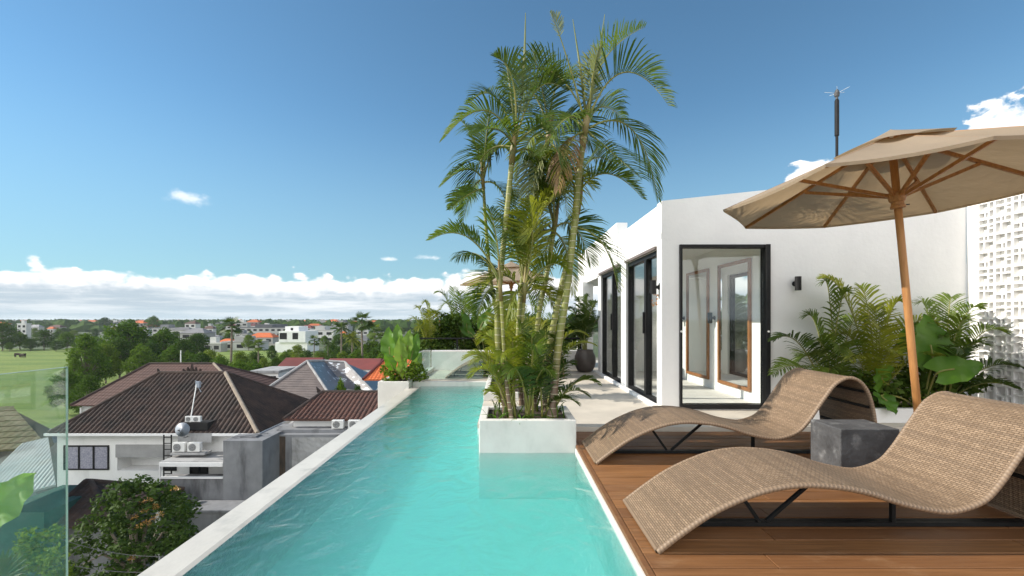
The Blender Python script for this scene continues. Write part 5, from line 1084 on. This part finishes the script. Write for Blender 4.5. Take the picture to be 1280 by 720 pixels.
t = MB(); f0 = V((tc.x, 18.9, GZ)); t.tube([f0, f0+V((.1, 0, 2.6)), f0+V((.0, 0, 4.5))], [.2, .16, .1], 8)
for c in cl_[::2]: t.tube([f0+V((.05, 0, 3.2)), (f0+V((0, 0, 4.6))).lerp(c, .6), c], [.08, .05, .02], 5)
t.build('trunk', M['bark'], FT)
# prototypes, then copies
T_BIG = [treemesh('a', 31, 12, 11, 5200, .62, 'treeleaf', .2), treemesh('b', 32, 12, 12, 5200, .62, 'treeleaf2', .12), treemesh('c', 33, 11, 10, 4600, .55, 'treeleaf3', .12), treemesh('d', 34, 13, 9, 4800, .55, 'treeleaf', .1)]
T_PALM = [palmmesh(41, 9.5, 24, 2.3, 'darkpalm', True), palmmesh(42, 10.5, 26, 2.9, 'darkpalm'), palmmesh(43, 9, 24, 2.2, 'palmleaf', True), palmmesh(44, 8, 22, 3.0, 'palmyellow')]
used = {}
def place(protos, k, px, pyt, y, sx, label, cat, group, hh=None, pyb=None):
    """copy of a prototype with its top at photo row pyt and its foot on the ground at depth y"""
    pr = protos[k % len(protos)]
    if pr.name not in used: o = pr; used[pr.name] = 1
    else: o = copy_tree(pr)
    hgt = {0: (12, 12, 11, 13), 1: (11, 12.3, 10.4, 9.6)}[0 if protos is T_BIG else 1][k % 4]
    s = (hz(pyt, y)-GZ)/hgt; o.location = (hx(px, y), y, GZ); o.scale = (sx*s, sx*s, s); o.rotation_euler.z = rnd(0, 6.28); tag(o, label, cat, group); return o
random.seed(5)
mids = [(0,160,403,112,1.15,'broad spreading tree left of centre behind the brown roof'),(3,107,415,88,.9,'slender tree with a bare straight trunk at the field edge'),(0,205,412,118,.95,'bushy tree right of the broad spreading one behind the brown roof'),(1,228,424,112,.8,'dark round tree near the thin grey post'),(1,190,428,105,.75,'dark low tree in front of the broad spreading one'),(2,132,428,98,.8,'light green tree with a thin trunk at the field edge'),
 (1,55,413,206,1.2,'dark round tree at the back of the field'),(0,25,416,208,1.2,'mid green tree at the back of the field, left part'),(1,3,403,200,1.0,'tall dark tree at the left frame edge behind the field'),(0,84,416,200,1.1,'pale green tree at the back right corner of the field'),(1,38,424,200,1.1,'low dark tree in the row behind the field'),(0,12,428,196,1.0,'low bright tree in the row behind the field, far left'),(1,70,426,196,1.1,'low shaded tree in the row behind the field, right part'),(0,100,424,190,1.0,'bright tree at the right end of the row behind the field'),(1,118,420,170,.9,'dark tree between the field row and the broad tree'),
 (1,245,418,130,.8,'dark tree left of the tall fan palm'),(2,262,436,98,.8,'light shrubby tree right behind the brown roof'),(0,276,446,78,.7,'dense green tree at the foot of the tall fan palm'),(2,300,438,92,.7,'pale yellow green tree beside the small fan palm'),(0,318,452,80,.7,'low green tree left of the maroon roof'),(1,340,432,150,.7,'dark low tree below the white villa'),(2,372,430,125,.8,'light green bushy tree in front of the white villa'),(0,356,440,112,.8,'low green tree in front of the villa garden'),(2,400,438,105,.8,'yellow green tree behind the maroon roof'),(0,415,428,128,.7,'green tree between the two red trunk palms'),(1,440,420,125,.8,'dark tree behind the right hand fan palms'),(0,465,425,100,.8,'green tree right of the tallest fan palm'),(1,480,428,88,.8,'dark tree behind the pale banana like leaves'),(0,455,432,110,.7,'small green tree below the tallest fan palm'),(2,428,438,92,.6,'pale green tree at the foot of the red trunk palm'),
 (0,235,440,100,.7,'low tree right of the thin grey post'),(2,330,446,92,.6,'pale bush like tree by the white block'),(0,426,476,47,.3,'round dark little tree in front of the blue patched slope'),(1,447,482,46,.25,'smaller dark little tree right of the round one by the patched slope'),(0,192,395.5,420,.9,'tall rounded tree standing above the far rooftops'),(1,131,397,520,1.2,'dark dome shaped tree among the far rooftops')]
mids += [(0,84,464,66,.9,'leafy tree seen partly through the glass panel corner'),(1,112,470,62,.7,'dark low tree left of the brown roof eave'),(1,150,424,104,1.0,'dark tree under the left side of the broad spreading one'),(0,176,432,96,.8,'low tree just behind the brown roof ridge, left'),(1,118,440,92,.9,'dark shrubby tree at the field edge near the slender one'),(3,92,446,84,.7,'bright leafy tree just above the glass panel corner'),(0,215,434,100,.9,'low round tree right of the broad spreading one'),(1,252,442,90,.9,'dark low tree left of the tall fan palm trunk'),(0,300,452,74,.9,'low leafy tree right of the tall fan palm trunk'),(1,318,440,104,.9,'dark tree behind the small fan palm'),(0,345,447,96,.8,'leafy tree above the maroon roof, left end'),(2,362,436,140,.8,'light green tree on the lawn of the white villa'),(1,384,438,120,.8,'dark tree right of the villa lawn'),(1,425,434,120,1.,'dark tree mass behind the reddish trunk palm'),(0,480,440,76,.7,'green tree right above the orange roof'),(0,444,440,92,.8,'green tree between the palm trunks above the grey hip roof'),(1,472,436,84,.8,'dark tree left of the pale banana like leaves')]
for k, px, pyt, y, sx, lb in mids: place(T_BIG, k, px, pyt, y, sx, lb, 'tree', 'trees among the houses')
for k, px, pyt, y, sx, lb in ((0,290,395,95,1.05,'tall fan palm left of centre above the brown roof'),(2,323,424,92,.9,'shorter fan palm right of the tall one'),(0,393,418,105,.9,'fan palm with a red brown trunk in front of the villa'),(1,427,398,98,1.0,'thick palm with reddish trunk left of the tallest pale trunk palm'),(0,452,389,92,.9,'tallest fan palm with a slim pale trunk right of centre'),(2,468,404,104,.9,'fan palm close behind the tallest on its right'),(3,440,412,100,.8,'feathery palm between the two tall palms'),(1,410,424,110,.8,'feathery low palm left of the reddish trunk palm'),(3,274,440,90,.5,'small yellow palm beside the tall fan palm trunk'),(1,480,410,86,.9,'feathery palm at the right end of the palm row')):
    place(T_PALM, k, px, pyt, y, sx, lb, 'palm tree', 'palms among the houses')
for i in range(120):
    y = rnd(180, 640); px = rnd(-15, 520); py = CY+(CH-(GZ+rnd(4, 8)))*F/y
    place(T_BIG, random.randrange(4), px, py, y, rnd(.9, 1.4), 'green tree among the far houses of the town', 'tree', 'far trees of the town')
for pr in T_BIG+T_PALM:
    if pr.name not in used:
        for ch in [x for x in list(COL.objects) if x.parent == pr]: bpy.data.objects.remove(ch)
        bpy.data.objects.remove(pr)
# post by the trees, cattle in the field
m = MB(); m.lathe([(.16, 0), (.11, hz(438, 96)-GZ)], (hx(226, 96), 96, GZ), 8); tag(m.build('utility_pole', M['acwhite'], at=(hx(226, 96), 96, GZ)), 'thin pale utility pole among the trees behind the brown roof', 'pole')
def cow(label, x, y, rz):
    o = empty('cow', (x, y, GZ+.03), rz); tag(o, label, 'cow', 'cattle in the field')
    bm = bpy.data.meshes.new('body'); vs = [(-.75,0,1.1),(-.3,0,1.12),(.3,0,1.15),(.75,0,1.2),(1.05,0,1.05),(1.3,0,.55),(1.5,0,.3),(-.7,.2,.6),(-.62,.2,.05),(-.7,-.2,.6),(-.62,-.2,.05),(.65,.2,.55),(.65,.2,.05),(.65,-.2,.55),(.65,-.2,.05),(-.98,0,.9),(-1.02,0,.4),(1.32,.16,.66),(1.32,-.16,.66)]
    ed = [(0,1),(1,2),(2,3),(3,4),(4,5),(5,6),(0,7),(7,8),(0,9),(9,10),(3,11),(11,12),(3,13),(13,14),(0,15),(15,16),(5,17),(5,18)]
    bm.from_pydata(vs, ed, []); rr = [.33,.40,.40,.33,.22,.17,.10,.14,.08,.14,.08,.12,.07,.12,.07,.05,.04,.05,.05]
    ob = bpy.data.objects.new('body', bm); COL.objects.link(ob); ob.parent = o; ob.modifiers.new('skin', 'SKIN')
    for i, v in enumerate(bm.skin_vertices[0].data): v.radius = (rr[i], rr[i]); v.use_root = (i == 1)
    s = ob.modifiers.new('sub', 'SUBSURF'); s.levels = 1; s.render_levels = 1; bm.materials.append(M['tiledark'])
cow('dark cow grazing in the green field, left one of the pair', hx(22, 165), 165, .2); cow('dark cow grazing in the green field, right one of the pair', hx(29, 163), 163, 2.9)

# ================================================================== THE TOWN
VL = empty('white_villa', (hx(362, 190), 195, GZ)); tag(VL, 'modern white flat roofed villa with dark windows in the middle distance', 'house')
y = 190.; w = MB(); w.box((hx(344, y), y, GZ), (hx(384, y), y+12, hz(428, y))); w.box((hx(350, y), y-1, hz(428, y)+.01), (hx(383, y), y+12, hz(414, y))); w.box((hx(355, y), y+1, hz(414, y)+.01), (hx(372, y), y+10, hz(408, y))); w.build('wall', M['housewhite'], VL)
for a, b2, c, d in ((351,360,416,424),(367,374,416,424),(362,365,410,413)): winpart(VL, hx(a, y), hx(b2, y), y-1 if c > 411 else y+1, hz(d, y), hz(c, y), 2, t=.2)
SP = [None]
def townhouse(label, px, pyb, wpx, kind, group, nfl=2):
    y = (CH-GZ)*F/(pyb-CY); wd = wpx*y/F; r = empty('town_house', (hx(px, y), y, GZ)); tag(r, label, 'house', group)
    dp = wd*rnd(.5, .8); h = 3.3*nfl; rr = rnd(1.2, 2.4)*min(1, wd/12)+.6; x = hx(px, y)
    w = MB(); w.box((x-wd/2, y, GZ), (x+wd/2, y+dp, GZ+h)); w.build('wall', M['town'], r)
    m = MB(); o = .5; z = GZ+h+.003
    if kind == 'flat': m.box((x-wd/2-.2, y-.2, z), (x+wd/2+.2, y+dp+.2, z+.5)); m.box((x-wd*.2, y+1, z+.51), (x+wd*.15, y+dp-1, z+2.6)); mt = random.choice(('town', 'towngrey', 'town'))
    else:
        rx = min(wd*.45, dp*.5); m.add([(x-wd/2-o, y-o, z), (x+wd/2+o, y-o, z), (x+wd/2+o, y+dp+o, z), (x-wd/2-o, y+dp+o, z), (x-wd/2+rx*.8, y+dp/2, z+rr), (x+wd/2-rx*.8, y+dp/2, z+rr)], [(0,1,5,4), (1,2,5), (2,3,4,5), (3,0,4), (3,2,1,0)])
        mt = {'orange': 'tileorange', 'grey': 'towngrey', 'brown': 'tilebrown', 'maroon': 'tilered', 'green': 'metalroof'}[kind]
    m.build('roof', M[mt], r)
    if wpx > 7:
        for f in range(nfl):
            k = max(2, int(wd/4))
            for i in range(k): q = MB(); xx = x-wd/2+wd*(i+.5)/k; q.box((xx-wd/k*.28, y-.05, GZ+1+f*3.3), (xx+wd/k*.28, y-.001, GZ+2.5+f*3.3)); q.build('window', M['darkvoid'], r)
    return r
random.seed(11)
near = [('orange',325,429.5,32,1,'low wide house with orange roof left of the white villa'),('grey',240,434,30,2,'pale house with grey pyramid roof right of the broad tree'),('flat',265,440,22,1,'white walled low shed behind the tall fan palm'),('grey',262,433,26,1,'low dark roofed house left of the tall fan palm'),('orange',282,437,18,1,'small orange roofed house by the tall fan palm'),('flat',300,438,44,1,'long grey walled low building right of the tall fan palm'),('green',108,411,24,2,'large hall with a green roof beyond the trees at left'),('flat',130,413,34,2,'long white flat roofed building beside the green roofed hall'),('orange',80,412,20,2,'orange roofed house behind the row of field trees'),('brown',100,413,24,2,'brown roofed house next to the green roofed hall'),('orange',9,411,14,2,'orange roofed house at the far left behind the dark tree'),('orange',175,461,26,1,'terracotta roofed low house glimpsed between the trees at left'),('flat',205,422,30,2,'pale flat roofed house behind the bushy trees'),('flat',400,428,34,2,'cream flat roofed building right of the white villa'),('maroon',300,416,44,2,'long pinkish brown roofed building above the orange roof'),('flat',455,436,22,1,'pale low house behind the palm row'),('grey',470,444,26,1,'dark pointed roof house right of the palm row'),('flat',330,421,60,2,'long cream building row behind the orange roof'),('flat',420,418,30,2,'pale house block above the red trunk palms'),('orange',470,412,14,2,'orange roofed house behind the palm tops'),('orange',392,415,16,2,'small orange roof above the white villa right side'),('grey',225,427,24,2,'grey roofed white house above the bushy trees')]
for kd, px, pb, wp, nf, lb in near: townhouse(lb, px, pb, wp, kd, 'houses of the town', nf)
kinds = ['orange', 'grey', 'flat', 'flat', 'brown', 'flat', 'maroon', 'orange', 'flat', 'grey']; nm = {'orange': 'orange tiled', 'grey': 'grey', 'flat': 'flat pale', 'brown': 'brown tiled', 'maroon': 'maroon'}
for i in range(120):
    pb = CY+4.5+22*random.random()**1.6; px = rnd(-20, 620); kd = random.choice(kinds)
    townhouse('far house with a %s roof in the distant town' % nm[kd], px, pb, rnd(7, 17)*min(1, (pb-CY)/14), kd, 'far houses with %s roofs' % nm[kd], random.choice((1, 2, 2, 3)))
# far belt of trees and rooftops, one mass each
m = MB(); random.seed(3)
for i in range(2600):
    y = 500*math.exp(rnd(0, 2.0)); x = rnd(-1.15, .25)*y; h = rnd(5, 12); r = rnd(5, 12)
    o = len(m.v); k = 7
    for lv_, (rr, zz) in enumerate(((.75, .0), (1, .35), (.8, .75), (.3, 1.0))):
        for j in range(k): a = 2*pi*j/k; q = rnd(.75, 1.2); m.v.append(V((x+cos(a)*r*rr*q, y+sin(a)*r*rr*q, GZ+h*zz*q)))
    for lv_ in range(3):
        for j in range(k): a, b2 = o+lv_*k+j, o+lv_*k+(j+1) % k; m.f.append((a, b2, b2+k, a+k))
    m.f.append(tuple(o+3*k+j for j in range(k)))
tag(m.build('far_woodland', M['treeleaf2'], at=(0, 500, GZ)), 'dark belt of far trees along the horizon', 'woodland', kind='stuff')
for nm_, mt, lb, n in (('far_rooftops', 'town', 'tiny pale buildings scattered along the horizon', 700), ('far_red_rooftops', 'tileorange', 'tiny orange roofs scattered along the horizon', 260)):
    m = MB()
    for i in range(n):
        y = 650*math.exp(rnd(0, 1.7)); x = rnd(-1.15, .25)*y; a = rnd(8, 26); h = rnd(5, 12)*(1 if mt == 'town' else .8)
        if mt == 'town': m.box((x, y, GZ), (x+a, y+a*.6, GZ+h))
        else: m.add([(x, y, GZ+h), (x+a, y, GZ+h), (x+a, y+a*.6, GZ+h), (x, y+a*.6, GZ+h), (x+a*.3, y+a*.3, GZ+h+2.5), (x+a*.7, y+a*.3, GZ+h+2.5)], [(0,1,5,4), (1,2,5), (2,3,4,5), (3,0,4), (3,2,1,0)])
    tag(m.build(nm_, M[mt], at=(0, 650, GZ)), lb, 'rooftops', kind='stuff')

# ================================================================== AIR
m = MB(); m.box((-9300, -9300, GZ-1), (9300, 9300, 6.0)); hb_ = bpy.data.materials.new('haze'); hb_.use_nodes = True; nt = hb_.node_tree; nt.nodes.remove(nt.nodes['Principled BSDF'])
pv = nd(nt, 'ShaderNodeVolumePrincipled', {'Color': (.80, .88, .95, 1), 'Density': .00012, 'Anisotropy': .2}); nt.links.new(pv.outputs[0], nt.nodes['Material Output'].inputs[1])
tag(m.build('haze', hb_), 'pale haze over the far town', 'haze', kind='stuff')
